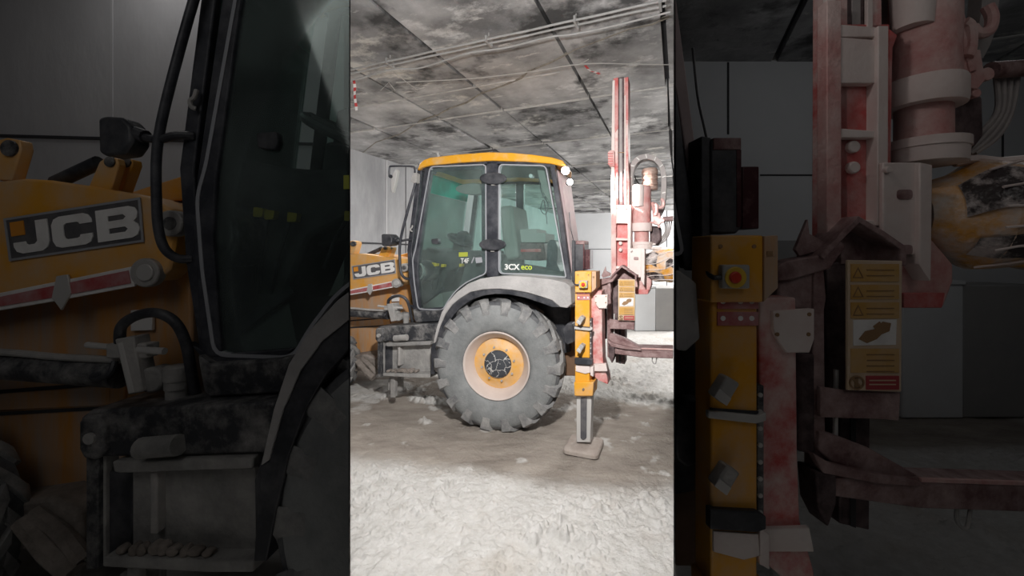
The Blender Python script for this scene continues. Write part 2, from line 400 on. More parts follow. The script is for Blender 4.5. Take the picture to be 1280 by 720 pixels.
# ------------------------------------------------------------------ the backhoe loader
def build_loader(F, name, label, rear=True, front=True):
    loc = F.pt(600, 540, .3); loc.z = 0
    F.root = thing(name, label, 'backhoe loader', loc)
    root = F.root
    pr = lambda nm, pts, d0, d1, m, par=None, lab=None, bev=.006, rd=0: part(F, nm, MB().prism(F, rounded(pts, rd) if rd else pts, d0, d1), M[m], par, lab, bev)
    bx = lambda nm, x0, y0, x1, y1, d0, d1, m, par=None, lab=None, bev=.006: part(F, nm, MB().rect(F, x0, y0, x1, y1, d0, d1), M[m], par, lab, bev)
    CN, CF = .34, 1.74            # near and far side of the cab
    # --- running gear
    wheel(F, 619, 458.5, 0.0, .728, .46, .367, 18, 'rear_wheel')
    wheel(F, 393, 455.5, .12, .50, .36, .27, 16, 'front_wheel', big=False)
    wheel(F, 402, 446, 1.35, .46, .34, .25, 14, 'front_wheel', big=False)
    mb = MB(); mb.prism(F, P((-70, 640), (60, 622), (96, 640), (103, 700), (40, 690), (-70, 700)), .42, 1.5)
    part(F, 'front_axle', mb, M['mud'], None, 'mud caked front axle', .02)
    mb = MB(); mb.tubepx(F, [(*p(30, 650), .35), (*p(62, 690), .33), (*p(92, 716), .33)], 4, 8); mb.tubepx(F, [(*p(45, 640), .4), (*p(80, 668), .38), (*p(104, 700), .38)], 3.2, 8)
    part(F, 'steering_link', mb, M['mud'])
    pr('chassis', P((-80, 612), (260, 612), (340, 500), (830, 470), (838, 560), (500, 600), (260, 640), (-80, 640)), .72, 1.45, 'black', bev=.01)
    # --- bonnet and body
    body = pr('bonnet', P((-160, 262), (-60, 236), (30, 226), (110, 236), (165, 246), (210, 254), (236, 258), (242, 560), (250, 612), (105, 622), (-160, 624)), .70, 1.5, 'orange', None, 'orange yellow engine cover streaked with dust', .012)
    pr('side_panel', P((-160, 505), (110, 484), (137, 482), (137, 506), (-160, 522)), .675, .71, 'orange', body, None, .004)
    pr('panel_gap', P((-160, 500), (112, 479), (112, 483), (-160, 506)), .69, .705, 'joint', body, None, 0)
    pr('panel_gap', P((-160, 524), (137, 508), (137, 512), (-160, 528)), .69, .705, 'joint', body, None, 0)
    pr('front_post', P((137, 478), (155, 476), (155, 520), (137, 512)), .668, .71, 'orange', body, None, .004)
    arm = pr('loader_arm', P((-160, 250), (-50, 232), (0, 226), (30, 223), (62, 225), (110, 232), (165, 242), (190, 247), (214, 262), (219, 300), (212, 336), (196, 352), (160, 346), (90, 362), (0, 382), (-160, 412)), .47, .69, 'yellow', None, 'yellow loader arm with maker badge', .012)
    badge(F, P((5, 274), (174, 247.5), (178.5, 301.5), (12, 325.5)), .47, arm)
    st = pr('reflector_strip', P((-160, 395), (0, 366), (165, 333), (168, 358), (60, 378), (0, 388), (-160, 420)), .452, .475, 'white', arm, 'white edged red reflective strip', .003)
    pr('red_strip', P((-160, 401), (0, 371), (160, 338), (163, 354), (60, 373), (0, 383), (-160, 414)), .444, .456, 'redstripe', st, None, 0)
    for x in (77, 85):
        pass
    pr('strip_bracket', P((64, 372), (70, 345), (84, 343), (88, 366), (76, 388)), .436, .456, 'steel', st, None, .003)
    mb = MB(); mb.disc(F, *p(180, 341), .425, .5, 5.8); piv = part(F, 'pivot_pin', mb, M['greysteel'], arm, 'round grey pivot pin', .006)
    part(F, 'pin_cap', MB().disc(F, *p(180, 341), .41, .43, 3.4), M['steel'], piv, None, .004)
    mb = MB(); mb.disc(F, *p(211, 279), .40, .5, 5.2); part(F, 'pivot_pin', mb, M['greysteel'], arm, 'upper pivot pin', .006)
    part(F, 'pin_cap', MB().disc(F, *p(211, 279), .39, .405, 2.6), M['grime'], None, None, .003)
    # ears on top of the arm
    e1 = pr('arm_lug', P((-6, 225), (-6, 176), (8, 172), (24, 175), (26, 186), (14, 226)), .5, .6, 'yellow', arm, None, .006)
    part(F, 'lug_pin', MB().disc(F, *p(10, 185), .48, .52, 3.2), M['grime'], e1 or arm)
    e2 = pr('arm_lug', P((110, 234), (124, 202), (134, 195), (146, 198), (148, 206), (138, 238)), .5, .57, 'yellow', arm, None, .006)
    e3 = pr('arm_lug', P((140, 240), (146, 205), (152, 197), (164, 199), (165, 206), (152, 242)), .62, .72, 'yellow', arm, None, .006)
    part(F, 'lug_pin', MB().disc(F, *p(136, 202), .485, .52, 2.0), M['grime'], e2 or arm)
    part(F, 'lug_pin', MB().disc(F, *p(156, 203), .605, .64, 1.9), M['grime'], e3 or arm)
    mb = MB(); mb.tubepx(F, [(*p(70, 228), .62), (*p(124, 203), .62)], 2.6, 12); part(F, 'tilt_cylinder', mb, M['black'])
    pr('far_loader_arm', P((150, 244), (232, 218), (238, 218), (238, 250), (200, 252)), 1.3, 1.5, 'yellow', None, None, .01)
    # --- lift cylinder, hose, valve block, filler
    mb = MB(); mb.tubepx(F, [(*p(-160, 448), .36), (*p(0, 457), .36), (*p(152, 468), .36)], 4.9, 20)
    lc = part(F, 'lift_cylinder', mb, M['grime'], None, 'black dusty lift cylinder')
    mb = MB(); mb.tubepx(F, spline([(*p(-160, 434), .30), (*p(0, 440), .30), (*p(70, 446), .3), (*p(150, 450), .32)], 4), 1.3, 10); part(F, 'steel_pipe', mb, M['greysteel'], lc)
    mb = MB(); mb.tubepx(F, [(*p(112, 470), .3), (*p(125, 473), .26), (*p(138, 466), .26), (*p(144, 452), .3)], 1.2, 8, 4); part(F, 'small_hose', mb, M['black'], lc)
    mb = MB()
    mb.prism(F, P((143, 424), (166, 420), (178, 490), (160, 494)), .22, .36); mb.prism(F, P((132, 430), (182, 430), (182, 448), (132, 448)), .24, .36)
    vb = part(F, 'valve_block', mb, M['greysteel'], None, 'dusty grey hydraulic valve block', .006)
    mb = MB(); mb.tubepx(F, [(*p(109, 431), .27), (*p(140, 434), .27)], 1.2, 10); mb.tubepx(F, [(*p(172, 437), .25), (*p(206, 439), .25)], 1.35, 10); mb.tubepx(F, [(*p(153, 428), .24), (*p(168, 490), .24)], 1.7, 10)
    part(F, 'valve_fitting', mb, M['steel'], vb)
    part(F, 'valve_knob', MB().disc(F, *p(186, 476), .26, .42, 5.0), M['tank'], vb, None, .01)
    hs = spline([(*p(150, 428), .28), (*p(152, 408), .26), (*p(170, 395), .25), (*p(195, 391), .25), (*p(218, 402), .26), (*p(232, 428), .3), (*p(240, 470), .36), (*p(246, 500), .42)], 6)
    mb = MB(); mb.tubepx(F, hs, 1.9, 12); part(F, 'hydraulic_hose', mb, M['black'], None, 'black hydraulic hose looping over the valve block')
    pr('data_plate', P((163, 388), (190, 386), (190, 413), (163, 414)), .66, .69, 'white', body, None, .003)
    mb = MB(); a = F.pt(*p(221, 520), .34); r = F.rad(*p(221, 520), .34, 4.1); h = (F.pt(*p(221, 457), .34) - a).length
    mb.lathe(a, F.z, [(0, r * .9), (h * .55, r * .9), (h * .55, r), (h * .72, r), (h * .72, r * 1.08), (h * .98, r * 1.08), (h, r * .9)], 20)
    part(F, 'filler_neck', mb, M['tank'], None, 'dusty filler neck with black cap')
    # --- tank and step between the axles
    tk = pr('tank_frame', P((100, 522), (112, 513), (350, 502), (372, 520), (372, 566), (250, 570), (122, 572), (100, 560)), .10, .66, 'grime', None, 'black dust streaked tank frame', .012)
    bx('frame_post', *p(107, 548), *p(122, 712), .09, .2, 'grime', tk); bx('frame_post', *p(124, 560), *p(131, 706), .13, .24, 'tank', tk)
    pr('end_boss', P((98, 528), (104, 520), (122, 520), (128, 532), (128, 566), (118, 576), (104, 574), (98, 562)), .05, .14, 'grime', tk, None, .012)
    part(F, 'frame_bolt', MB().disc(F, *p(110, 549), .03, .08, 2.2), M['greysteel'], tk)
    mb = MB(); mb.tubepx(F, [(*p(176, 560), .05), (*p(224, 556), .05)], 4.0, 14); part(F, 'round_canister', mb, M['tank'], tk)
    ta = pr('tank', P((152, 588), (322, 582), (322, 712), (152, 712)), .17, .66, 'tank', None, 'dust caked steel tank', .012)
    pr('step_shelf', P((140, 577), (316, 572), (316, 586), (150, 592), (142, 590)), .06, .2, 'tank', ta, None, .006)
    pr('step_shelf', P((128, 697), (262, 701), (316, 702), (316, 716), (262, 716), (128, 709)), .04, .3, 'tank', ta, None, .006)
    bx('tank_bracket', *p(187, 590), *p(196, 668), .10, .2, 'greysteel', ta); bx('tank_bracket', *p(136, 590), *p(165, 700), .16, .22, 'black', ta)
    mb = MB(); 
    for k in range(9): 
        x = 150 + k * 13 + random.uniform(-3, 3); mb.disc(F, *p(x, 690 + random.uniform(-4, 4)), .06, .13, random.uniform(1.5, 3.2), random.uniform(1.5, 3), 7)
    part(F, 'caked_mud', mb, M['mud'], ta, None, .008)
    for x in (491, 499):
        d = .12 if x < 495 else .3
        bx('support_leg', x - 3.2, 470, x + 2.2, 497 - (x - 491) * 1.0, d, d + .06, 'tank', ta)
    bx('step_foot', 485, 473, 489, 488, .2, .28, 'tank', ta)
    # --- fender
    A = [(541, 430), (546, 408), (552, 390), (560, 377), (571, 365), (585, 354.5), (600, 348.5), (612, 346.5), (630, 345), (650, 345.5), (670, 347), (690, 349.5), (706, 353), (713, 358), (714.5, 380), (709, 385)]
    B = [(700, 384), (690, 375.5), (678, 371.5), (660, 366), (640, 362.5), (622, 361), (604, 362), (588, 365), (575, 373), (565, 381), (556.5, 392.5), (549.5, 408.5), (544, 428)]
    Cc = [(538, 468), (543, 468), (547, 447), (552, 426), (559, 407), (567, 393.5), (577, 383), (589, 375), (603, 369.5), (619, 367.5), (636, 368), (656, 372), (677, 379), (690, 384)]
    fe = pr('fender', A + B, -.03, .5, 'fender', None, 'dust caked grey rear fender', .008)
    pr('fender_lip', [(538, 468), (541, 430), (544, 428)] + B[::-1][1:] + Cc[::-1][:-1], -.015, .5, 'black', fe, None, .005)
    pr('wheel_arch', [(545, 440), (560, 385), (600, 354), (640, 351), (708, 356), (712, 384), (712, 440), (640, 452), (560, 450)], .47, .6, 'black', fe, None, 0)
    pr('fender_step', P((330, 565), (318, 600), (320, 700), (331, 702), (333, 600), (345, 560)), .0, .3, 'black', fe, None, .004)
    # --- cab frame
    cab = part(F, 'cab_frame', MB().band(F, [(525, 205), (518, 262), (511.5, 313), (514, 350), (520, 388), (522, 402)], 5.5, CN, CN + .07), M['frame'], None, 'black cab frame', .006)
    bars = [('front_pillar', [(535, 208), (527, 262), (519.5, 316), (518, 340), (521.5, 388)], 7.5), ('centre_pillar', [(615, 202), (615.5, 346)], 14), ('rear_pillar', [(690, 206), (700, 268), (711, 352)], 6),
            ('header_rail', [(527, 208), (560, 204.3), (615, 201), (660, 202), (694, 206.5)], 7)]
    for nm, path, w in bars:
        part(F, nm, MB().band(F, path, w, CN - .01, CN + .07), M['frame'], cab, None, .006)
        if nm != 'header_rail':
            e = F.ext(CF - CN)
            mb = MB().band(F, [(521.5 + (x - 521.5) * .80, y) for x, y in path], max(w * .8, 6), CN, CN + .07)
            for v in mb.bm.verts: v.co += e
            part(F, nm, mb, M['frame'], cab, None, .006)
    mb = MB().band(F, [(521.5 + (x - 521.5) * .80, y) for x, y in bars[3][1]], 9, CN, CN + .07)
    for v in mb.bm.verts: v.co += F.ext(CF - CN)
    part(F, 'header_rail', mb, M['frame'], cab)
    pr('cab_sill', P((246, 444), (262, 455), (345, 449), (366, 444), (352, 492), (262, 497), (254, 490)), .26, .6, 'grime', cab, 'dusty cab sill block', .01)
    pr('cab_sill_strip', P((234, 428), (244, 438), (262, 458), (352, 451), (366, 436), (352, 437), (262, 444)), .33, .4, 'frame', cab, None, .004)
    pr('cab_mount', P((266, 496), (350, 488), (352, 502), (270, 508)), .3, .6, 'black', cab, None, .004)
    # door pane and rear pane, seals
    door = rounded([(537.5, 208.5), (607, 205.5), (607.5, 342), (594, 347.5), (582, 353.5), (570, 363), (560, 376), (553.5, 387.5), (522.5, 386.5), (517.5, 352), (515.5, 324), (519, 312)], 5, 4)
    rearp = rounded([(623.5, 205.5), (682, 207), (707.5, 347), (700, 346), (660, 342.5), (623.5, 342)], 6, 4)
    dg = pr('door_glass', door, CN + .02, CN + .026, 'glass', None, 'dusty tinted door glass', 0)
    part(F, 'glass_seal', MB().band(F, door, 1.4, CN - .016, CN + .03, True), M['seal'], dg)
    part(F, 'inner_frame', MB().band(F, [(541, 212), (604, 209), (604.5, 341)], 4.5, CN + .03, CN + .07), M['frame'], dg)
    rg = pr('quarter_glass', rearp, CN + .02, CN + .026, 'glass', None, 'dusty tinted rear quarter glass', 0)
    part(F, 'glass_seal', MB().band(F, rearp, 1.4, CN - .016, CN + .03, True), M['seal'], rg)
    for (hx, hy) in ((615.7, 222.7), (615, 305.7)):
        hg = part(F, 'door_hinge', MB().disc(F, hx, hy, CN - .07, CN - .03, 16.6, 7.4, 40), M['black'], cab, 'lens shaped black hinge cover', .012)
        part(F, 'hinge_block', MB().rect(F, hx - 4, hy - 5, hx + 4, hy + 5, CN - .04, CN), M['black'], hg)
        part(F, 'hinge_tab', MB().rect(F, hx - 1.8, hy + 5.5, hx + 2.4, hy + 9, CN - .035, CN - .01), M['greysteel'], hg)
    part(F, 'door_latch', MB().prism(F, rounded(P((320, 166), (346, 164), (348, 178), (344, 187), (322, 185)), 1, 2), CN - .02, CN + .05), M['black'], dg, None, .004)
    # far side glazing + windscreen with sun strip, rear window
    ex = F.ext(CF - CN); tp = lambda poly: [(521.5 + (x - 521.5) * .80, y) for x, y in poly]
    for nm, poly in (('far_glass', door), ('far_glass', rearp)):
        mb = MB().prism(F, tp(poly), CN + .03, CN + .036)
        for v in mb.bm.verts: v.co += ex
        part(F, nm, mb, M['farglass'], cab)
    mb = MB(); q = [F.pt(522, 238, CN + .05), F.pt(513.5, 312, CN + .05)]; mb.loft([[q[0], q[1], q[1] + F.c * .006, q[0] + F.c * .006], [v + ex * .93 for v in (q[0], q[1], q[1] + F.c * .006, q[0] + F.c * .006)]])
    ws = part(F, 'windscreen', mb, M['farglass'], cab)
    mb = MB(); q = [F.pt(526, 212, CN + .05), F.pt(522, 237.5, CN + .05)]; mb.loft([[q[0], q[1], q[1] + F.c * .006, q[0] + F.c * .006], [v + ex * .93 for v in (q[0], q[1], q[1] + F.c * .006, q[0] + F.c * .006)]])
    part(F, 'sun_strip', mb, M['teal'], ws or cab, 'teal tinted sun strip')
    # roof
    roofp = [(521.5, 212.5), (524.5, 204), (530, 199.5), (537, 196.8), (570, 193), (610, 190), (640, 190.8), (665, 193), (690, 196.5), (703, 200.5), (707, 206), (701, 207.2), (687, 204.2), (655, 201.8), (615, 200.7), (575, 203), (537, 206.5), (528, 209)]
    mb = MB(); fr_ = [F.pt(x, y, CN - .05) for x, y in roofp]; fm_ = [F.pt(521.5 + (x - 521.5) * .97, y, CN - .05) + F.ext(.5) for x, y in roofp]; fb_ = [F.pt(521.5 + (x - 521.5) * .80, y, CN - .05) + F.ext(CF + .1 - CN) for x, y in roofp]
    mb.loft([fr_, fm_, fb_]); rf = part(F, 'roof', mb, M['roof'], None, 'yellow cab roof', .012)
    pr('roof_lining', [(528, 210), (537, 206.8), (575, 203.5), (615, 201.2), (655, 202.3), (687, 205), (694, 209), (690, 210), (615, 206), (540, 210)], CN + .05, CN + .9, 'seatgrey', rf, None, 0)
    pr('roof_front_cap', [(521, 213), (527, 209), (534, 208), (533, 214), (527, 215), (522, 215)], CN + .02, CN + .25, 'black', rf, None, .008)
    part(F, 'roof_bolt', MB().tubepx(F, [(547, 191, CN - .01), (549, 198, CN - .03)], 1.3, 8), M['steel'], rf)
    # C-post cover with lamp glow put into its colour
    pr('rear_post', [(691, 208), (698, 214), (702, 224), (710, 285), (717, 340), (714, 342), (706, 290), (697, 240)], CN + .06, CN + .5, 'postmauve', cab, 'pale rear post with painted lamp glow', .006)
    # --- work lamps at the rear of the roof
    for (lx, ly, r) in ((708.5, 214.5, 5.6), (714, 228.5, 4.2)):
        lp = part(F, 'work_lamp', MB().lathe(F.pt(lx - 4.5, ly + .5, CN + .04), (F.c * .55 - F.t * .83), [(0, .012), (.02, .03), (.055, F.rad(lx, ly, CN, r) * .98), (.075, F.rad(lx, ly, CN, r))], 24), M['black'], None, 'lit round work lamp')
        if lp: part(F, 'lamp_lens', MB().lathe(F.pt(lx - 4.5, ly + .5, CN + .04) + (F.c * .55 - F.t * .83).normalized() * .072, (F.c * .55 - F.t * .83), [(0, F.rad(lx, ly, CN, r) * .93), (.012, F.rad(lx, ly, CN, r) * .85), (.02, .001)], 24), M['bulb'] if F.k == 1 else M['lens'], lp)
    # --- grab bar, mirrors
    gb = spline([(521.5, 218, .28), (518, 234, .26), (510, 262, .25), (502.5, 291, .25), (499.8, 308, .25), (499.8, 326, .25), (500.6, 337, .25), (503, 344.5, .26), (508, 348.3, .3), (514, 348.5, .36)], 5)
    part(F, 'grab_bar', MB().tubepx(F, gb, 1.75, 12), M['frame'], None, 'bent black grab bar in front of the door')
    um = part(F, 'mirror_bar', MB().tubepx(F, spline([(518.5, 216, .28), (518, 210.5, .25), (514.5, 208, .22), (490, 207.8, .16), (487, 210, .15), (486.6, 221, .15)], 5), 1.15, 10), M['frame'], None, 'thin black mirror bar')
    part(F, 'bar_clamp', MB().prism(F, [(516.5, 216), (520.5, 216), (520, 228), (517, 229), (513.2, 226.5)], .24, .32), M['greysteel'], um, None, .004)
    mi = part(F, 'wing_mirror', MB().prism(F, rounded([(495.5, 211), (496.5, 214), (494, 228), (490.6, 241), (489, 239), (489, 224), (491, 217)], 1.2), .12, .17), M['steel'], um, 'upper wing mirror seen edge on', .006)
    part(F, 'mirror_joint', MB().disc(F, 488, 220.5, .11, .19, 2.2), M['black'], um)
    sm = part(F, 'side_mirror', MB().prism(F, rounded(P((122, 148), (130, 144.5), (152, 146), (163, 158), (164, 178), (154, 192), (130, 195), (123, 190)), 1.2), .2, .36), M['black'], None, 'black square side mirror on a short arm', .012)
    part(F, 'mirror_arm', MB().tubepx(F, [(*p(160, 168), .26), (*p(172, 166), .26), (*p(182, 172), .26), (*p(200, 174), .26), (*p(222, 169), .28), (*p(243, 170), .34)], 1.6, 10, 4), M['black'], sm)
    part(F, 'arm_collar', MB().tubepx(F, [(*p(168, 166), .26), (*p(182, 171), .26)], 2.6, 10), M['black'], sm)
    part(F, 'door_hook', MB().tubepx(F, [(*p(246, 113), .3), (*p(243, 122), .28), (*p(238, 126), .28), (*p(239, 133), .28), (*p(245, 136), .3)], .9, 8, 3), M['greysteel'], cab)
    # --- cab interior
    pr('dash', [(516, 325), (522, 312), (534, 309), (548, 312), (560, 313), (600, 313), (600, 322), (580, 330), (560, 340), (545, 375), (535, 386), (522, 386)], .75, 1.55, 'seatcloth', cab, 'black dashboard', .02)
    cv = pr('speaker_pod', rounded([(515, 330), (519, 325), (527, 328), (532, 335), (532, 345), (527, 352), (521, 352), (516, 346)], 2), CN + .06, .75, 'grime', cab, None, .01)
    mb = MB(); mb.band(F, [(522 + 6.6 * math.cos(a * math.pi / 12), 339 + 10.2 * math.sin(a * math.pi / 12)) for a in range(24)], .9, CN + .03, CN + .06, True); part(F, 'pod_ring', mb, M['grey'], cv)
    part(F, 'pod_grille', MB().disc(F, 521.5, 339, CN + .045, CN + .06, 4.6, 7.6), M['black'], cv)
    part(F, 'pod_trim', MB().band(F, [(515, 318), (517, 323), (523, 328), (528, 333), (529.5, 340), (527, 347), (523, 351)], .6, CN + .035, CN + .05), M['seal'], cv)
    pr('cab_floor', [(524, 380), (552, 366), (556, 386.5), (524, 386.5)], .5, 1.6, 'seatgrey', cab, None, 0)
    pr('floor_strip', [(524, 378), (552, 359), (554, 362), (526, 383)], .44, .5, 'black', cab, None, .004)
    # levers
    for (kx, ky, bx_, by_) in ((539.6, 330, 538, 358), (544, 331, 540, 362), (553, 332, 545, 362), (575.5, 331.5, 566, 352)):
        lv = part(F, 'control_lever', MB().tubepx(F, [(bx_, by_, .75), ((bx_ + kx) / 2 - 1, (by_ + ky) / 2, .7), (kx, ky, .66)], .8, 8), M['black'], cab)
        if lv: part(F, 'lever_knob', MB().prism(F, rounded([(kx - 1.6, ky - 2), (kx + 2.2, ky - 1.5), (kx + 1.8, ky + 1.8), (kx - 1.8, ky + 2)], .8), .62, .68), M['knob'], lv)
    # steering wheel and column
    swc = F.pt(575, 300, 1.0); ax = (F.z * .85 - F.c * -.45 - F.t * .12).normalized(); e1 = ax.orthogonal().normalized(); e2 = ax.cross(e1); rr = F.rad(575, 300, 1.0, 16)
    sw = part(F, 'steering_wheel', MB().tube([swc + (e1 * math.cos(2 * math.pi * i / 32) + e2 * math.sin(2 * math.pi * i / 32)) * rr for i in range(33)], rr * .11, 8), M['black'], cab)
    if sw:
        mb = MB()
        for i in range(3):
            a = 2 * math.pi * i / 3 + .4; mb.tube([swc, swc + (e1 * math.cos(a) + e2 * math.sin(a)) * rr], rr * .13, 8)
        mb.lathe(swc - ax * .03, ax, [(0, rr * .3), (.05, rr * .28), (.06, .001)], 16)
        part(F, 'wheel_spokes', mb, M['black'], sw)
    pr('steering_column', [(566, 302), (579, 302), (581, 316), (577, 340), (560, 345)], .92, 1.12, 'seatcloth', cab, None, .02)
    pr('column_top', [(571, 290), (577, 288), (582, 294), (580, 303), (569, 303)], .93, 1.1, 'black', cab, None, .015)
    # seat: base, cushion, back, headrest
    seat = pr('operator_seat', rounded([(588, 316), (632, 318), (634, 334), (590, 333)], 4), .75, 1.35, 'seatcloth', cab, 'black operator seat', .03)
    pr('seat_backrest', rounded([(624, 258), (640, 256), (648, 322), (630, 326)], 5), .78, 1.32, 'seatgrey', seat, None, .03)
    pr('seat_base', [(596, 333), (628, 333), (632, 362), (594, 362)], .85, 1.25, 'seatcloth', seat, None, .01)
    pr('side_console', rounded([(582, 330), (606, 326), (640, 330), (704, 340), (704, 362), (600, 362), (572, 362)], 3), .5, .85, 'seatcloth', cab, None, .02)
    pr('carton', [(636, 287), (671, 286), (671, 291), (682, 291.5), (682, 303), (636, 303)], .95, 1.35, 'greenbox', cab, 'grey carton behind the seat', .004)
    pr('red_crate', rounded([(638, 303), (680, 304), (682, 324), (674, 326), (640, 324)], 2), .9, 1.3, 'darkrust', cab, 'dark red crate behind the seat', .01)
    pr('crate_band', [(640, 312), (676, 311), (676, 315), (640, 315)], .885, .905, 'redstripe', cab, None, 0)
    pr('rear_control_pod', rounded([(684, 304), (688, 299), (694, 301), (697, 309), (696, 330), (703, 344), (680, 344), (683, 330)], 3), .55, .8, 'black', cab, None, .015)
    part(F, 'cab_light', MB().disc(F, 663.5, 219.8, .5, .56, 2.4), M['lens'], cab)
    part(F, 'roof_speaker', MB().disc(F, 591, 236, .7, .8, 22, 7, 28), M['seatgrey'], cab, None, .01)
    part(F, 'hanging_cable', MB().tubepx(F, [(672, 212, .62), (677, 240, .62), (685, 255, .6), (682, 268, .6), (676, 262, .6), (680, 250, .6), (684, 280, .6)], .5, 6, 4), M['black'], cab)
    pr('sun_visor', [(671, 212), (680, 212), (688, 246), (691, 258), (686, 252), (678, 238)], .55, .62, 'seatgrey', cab, None, .006)
    # lettering and stickers on the panes
    part(F, 'pane_lettering', text_mb(F, '3CX', 631, 336.8, 6.9, CN + .014, 20, .03), M['white'], rg, 'white lettering on the quarter glass', smooth=False)
    part(F, 'pane_lettering', text_mb(F, 'eco', 651.6, 336.8, 7.4, CN + .014, 14.2, .008), M['lime'], rg, 'lime lettering on the quarter glass', smooth=False)
    part(F, 'pane_lettering', text_mb(F, 'T4F', 576, 329, 6.4, CN + .014, 11.5, .012), M['white'], dg, 'white lettering on the door glass', smooth=False)
    pr('pane_slash', [(588.5, 329), (591.8, 321.5), (593.2, 321.5), (590, 329)], CN + .01, CN + .016, 'seal', dg, None, 0)
    pr('pane_label', [(594, 322), (602, 321.5), (603, 328), (595, 329)], CN + .012, CN + .016, 'seal', dg, None, 0)
    pr('pane_sticker', [(573.5, 315.5), (584.5, 315.2), (584.5, 320.6), (573.5, 321)], CN + .012, CN + .016, 'olive', dg, 'lime sticker', 0)
    # --- rear frame, light and stabiliser
    pr('rear_frame', [(686, 388), (722, 382), (722, 470), (700, 470), (688, 440)], .55, 1.35, 'brown', None, 'brown rear chassis frame', .01)
    pr('counter_plate', P((838, 520), (860, 500), (878, 500), (884, 520), (884, 575), (860, 585), (846, 575)), .2, .34, 'black', None, None, .01)
    tl = pr('tail_light', P((889, 174), (927, 174), (927, 285), (921, 292), (889, 292)), .2, .42, 'black', None, 'tail light box with dark red lens', .008)
    pr('light_cap', P((892, 172), (927, 172), (927, 187), (892, 187)), .19, .4, 'rust', tl, None, .004)
    pr('lens', P((928, 208), (949, 208), (949, 286), (928, 286)), .24, .42, 'taillens', tl, None, .004)
    pr('light_edge', P((921, 187), (927, 187), (927, 284), (921, 284)), .195, .21, 'taillens', tl, None, .002)
    pr('light_post', P((877, 170), (889, 172), (889, 330), (880, 340), (877, 332)), .22, .5, 'black', tl, None, .004)
    part(F, 'light_wires', MB().tubepx(F, [(*p(866, 60), .5), (*p(872, 120), .48), (*p(880, 158), .46), (*p(884, 176), .45)], .5, 6, 4), M['black'], tl)
    LG = p
    sl = pr('stabiliser_leg', P((889, 360), (947, 360), (947, 720), (956, 790), (872 + 17, 790)), -.10, .10, 'leg_yellow', None, 'yellow stabiliser leg with straps and push button', .008)
    if sl is not None:
        pr('leg_head', P((889, 294), (954, 294), (954, 378), (889, 378)), -.14, .10, 'leg_yellow', sl, None, .006)
        pr('head_side_plate', P((955, 295), (973, 294), (973, 360), (955, 378)), -.11, .10, 'orange', sl, None, .004)
        for (hx, hy) in ((901, 308), (943, 308)): part(F, 'head_hole', MB().disc(F, *p(hx, hy), -.146, -.135, .8), M['ink'], sl)
        part(F, 'head_hole', MB().rect(F, *p(959, 314), *p(966, 320), -.116, -.105), M['ink'], sl)
        bt = pr('button_box', P((904, 331), (938, 331), (938, 361), (904, 361)), -.19, -.13, 'grey', sl, 'grey box with red push button', .006)
        part(F, 'button_ring', MB().disc(F, *p(920.5, 347), -.2, -.185, 4.3), M['buttonring'], bt, None, .004)
        part(F, 'push_button', MB().disc(F, *p(920.5, 347), -.215, -.195, 2.4), M['buttonred'], bt, None, .006)
        part(F, 'button_cable', MB().tubepx(F, [(*p(905, 346), -.16), (*p(893, 347), -.16), (*p(886, 342), -.1), (*p(882, 330), 0)], 1.0, 8, 4), M['black'], bt)
        for y0 in (369, 390):
            sk = pr('warning_sticker', P((897, y0), (948, y0), (948, y0 + 17), (897, y0 + 17)), -.108, -.098, 'redstripe', sl, 'red sticker with white dots', 0)
            for xx in (904, 926, 940): part(F, 'sticker_dot', MB().disc(F, *p(xx, y0 + 8), -.112, -.106, 1.0, seg=12), M['white'], sk or sl)
        for yy in (488, 600):
            pr('clamp_knob', P((894, yy + 8), (910, yy - 18), (926, yy - 8), (909, yy + 20)), -.19, -.09, 'greysteel', sl, None, .008)
            pr('knob_face', P((893, yy + 8), (900, yy - 2), (915, yy + 10), (909, yy + 20)), -.2, -.188, 'steel', sl, None, .003)
        s1 = pr('strap', P((886, 514), (948, 520), (958, 516), (958, 526), (946, 530), (886, 523)), -.13, -.09, 'steel', sl, 'pale tie strap', .003)
        pr('strap_shadow_gap', P((889, 510), (948, 514), (948, 520), (889, 515)), -.106, -.09, 'black', s1 or sl, None, 0)
        pr('strap', P((888, 637), (948, 640), (958, 646), (958, 662), (946, 666), (888, 662)), -.14, -.08, 'black', sl, 'black rubber strap', .004)
        part(F, 'link_strip', MB().rect(F, *p(947, 482), *p(955, 650), -.08, .02), M['grime'], sl, None, .003)
        for k in range(8): part(F, 'strip_rivet', MB().disc(F, *p(951, 494 + k * 21), -.09, -.075, .9, seg=12), M['steel'], sl)
        pr('dusty_band', P((892, 664), (948, 668), (950, 695), (930, 700), (892, 690)), -.112, -.095, 'palepink', sl, 'dust caked band', .002)
        rc = pr('red_side_channel', P((949, 372), (995, 372), (997, 560), (1000, 650), (1018, 716), (1020, 742), (985, 728), (952, 700)), 0, .18, 'redwornlit', sl, 'dust worn red side channel', .006)
        pr('white_plate', P((967, 389), (1018, 386), (1018, 424), (1012, 441), (984, 441), (974, 428), (967, 412)), -.03, .02, 'palepink', rc, 'pale bolted plate', .003)
        for (hx, hy) in ((972, 394), (1012, 393), (972, 418), (1011, 418)): part(F, 'plate_hole', MB().disc(F, *p(hx, hy), -.034, -.025, .8, seg=12), M['ink'], rc)
        pr('white_plate', P((950, 662), (1012, 660), (1018, 690), (950, 690)), -.04, .0, 'palepink', rc, None, .003)
        pr('caked_plate', P((950, 660), (962, 668), (962, 712), (950, 706)), -.1, -.02, 'palepink', rc, None, .003)
        # ram and foot, measured in the whole view
        ram = pr('inner_ram', [(720.5, 495), (739.5, 495), (738, 553), (720.5, 553)], -.06, .06, 'steel', sl, 'bare grey steel inner ram', .006)
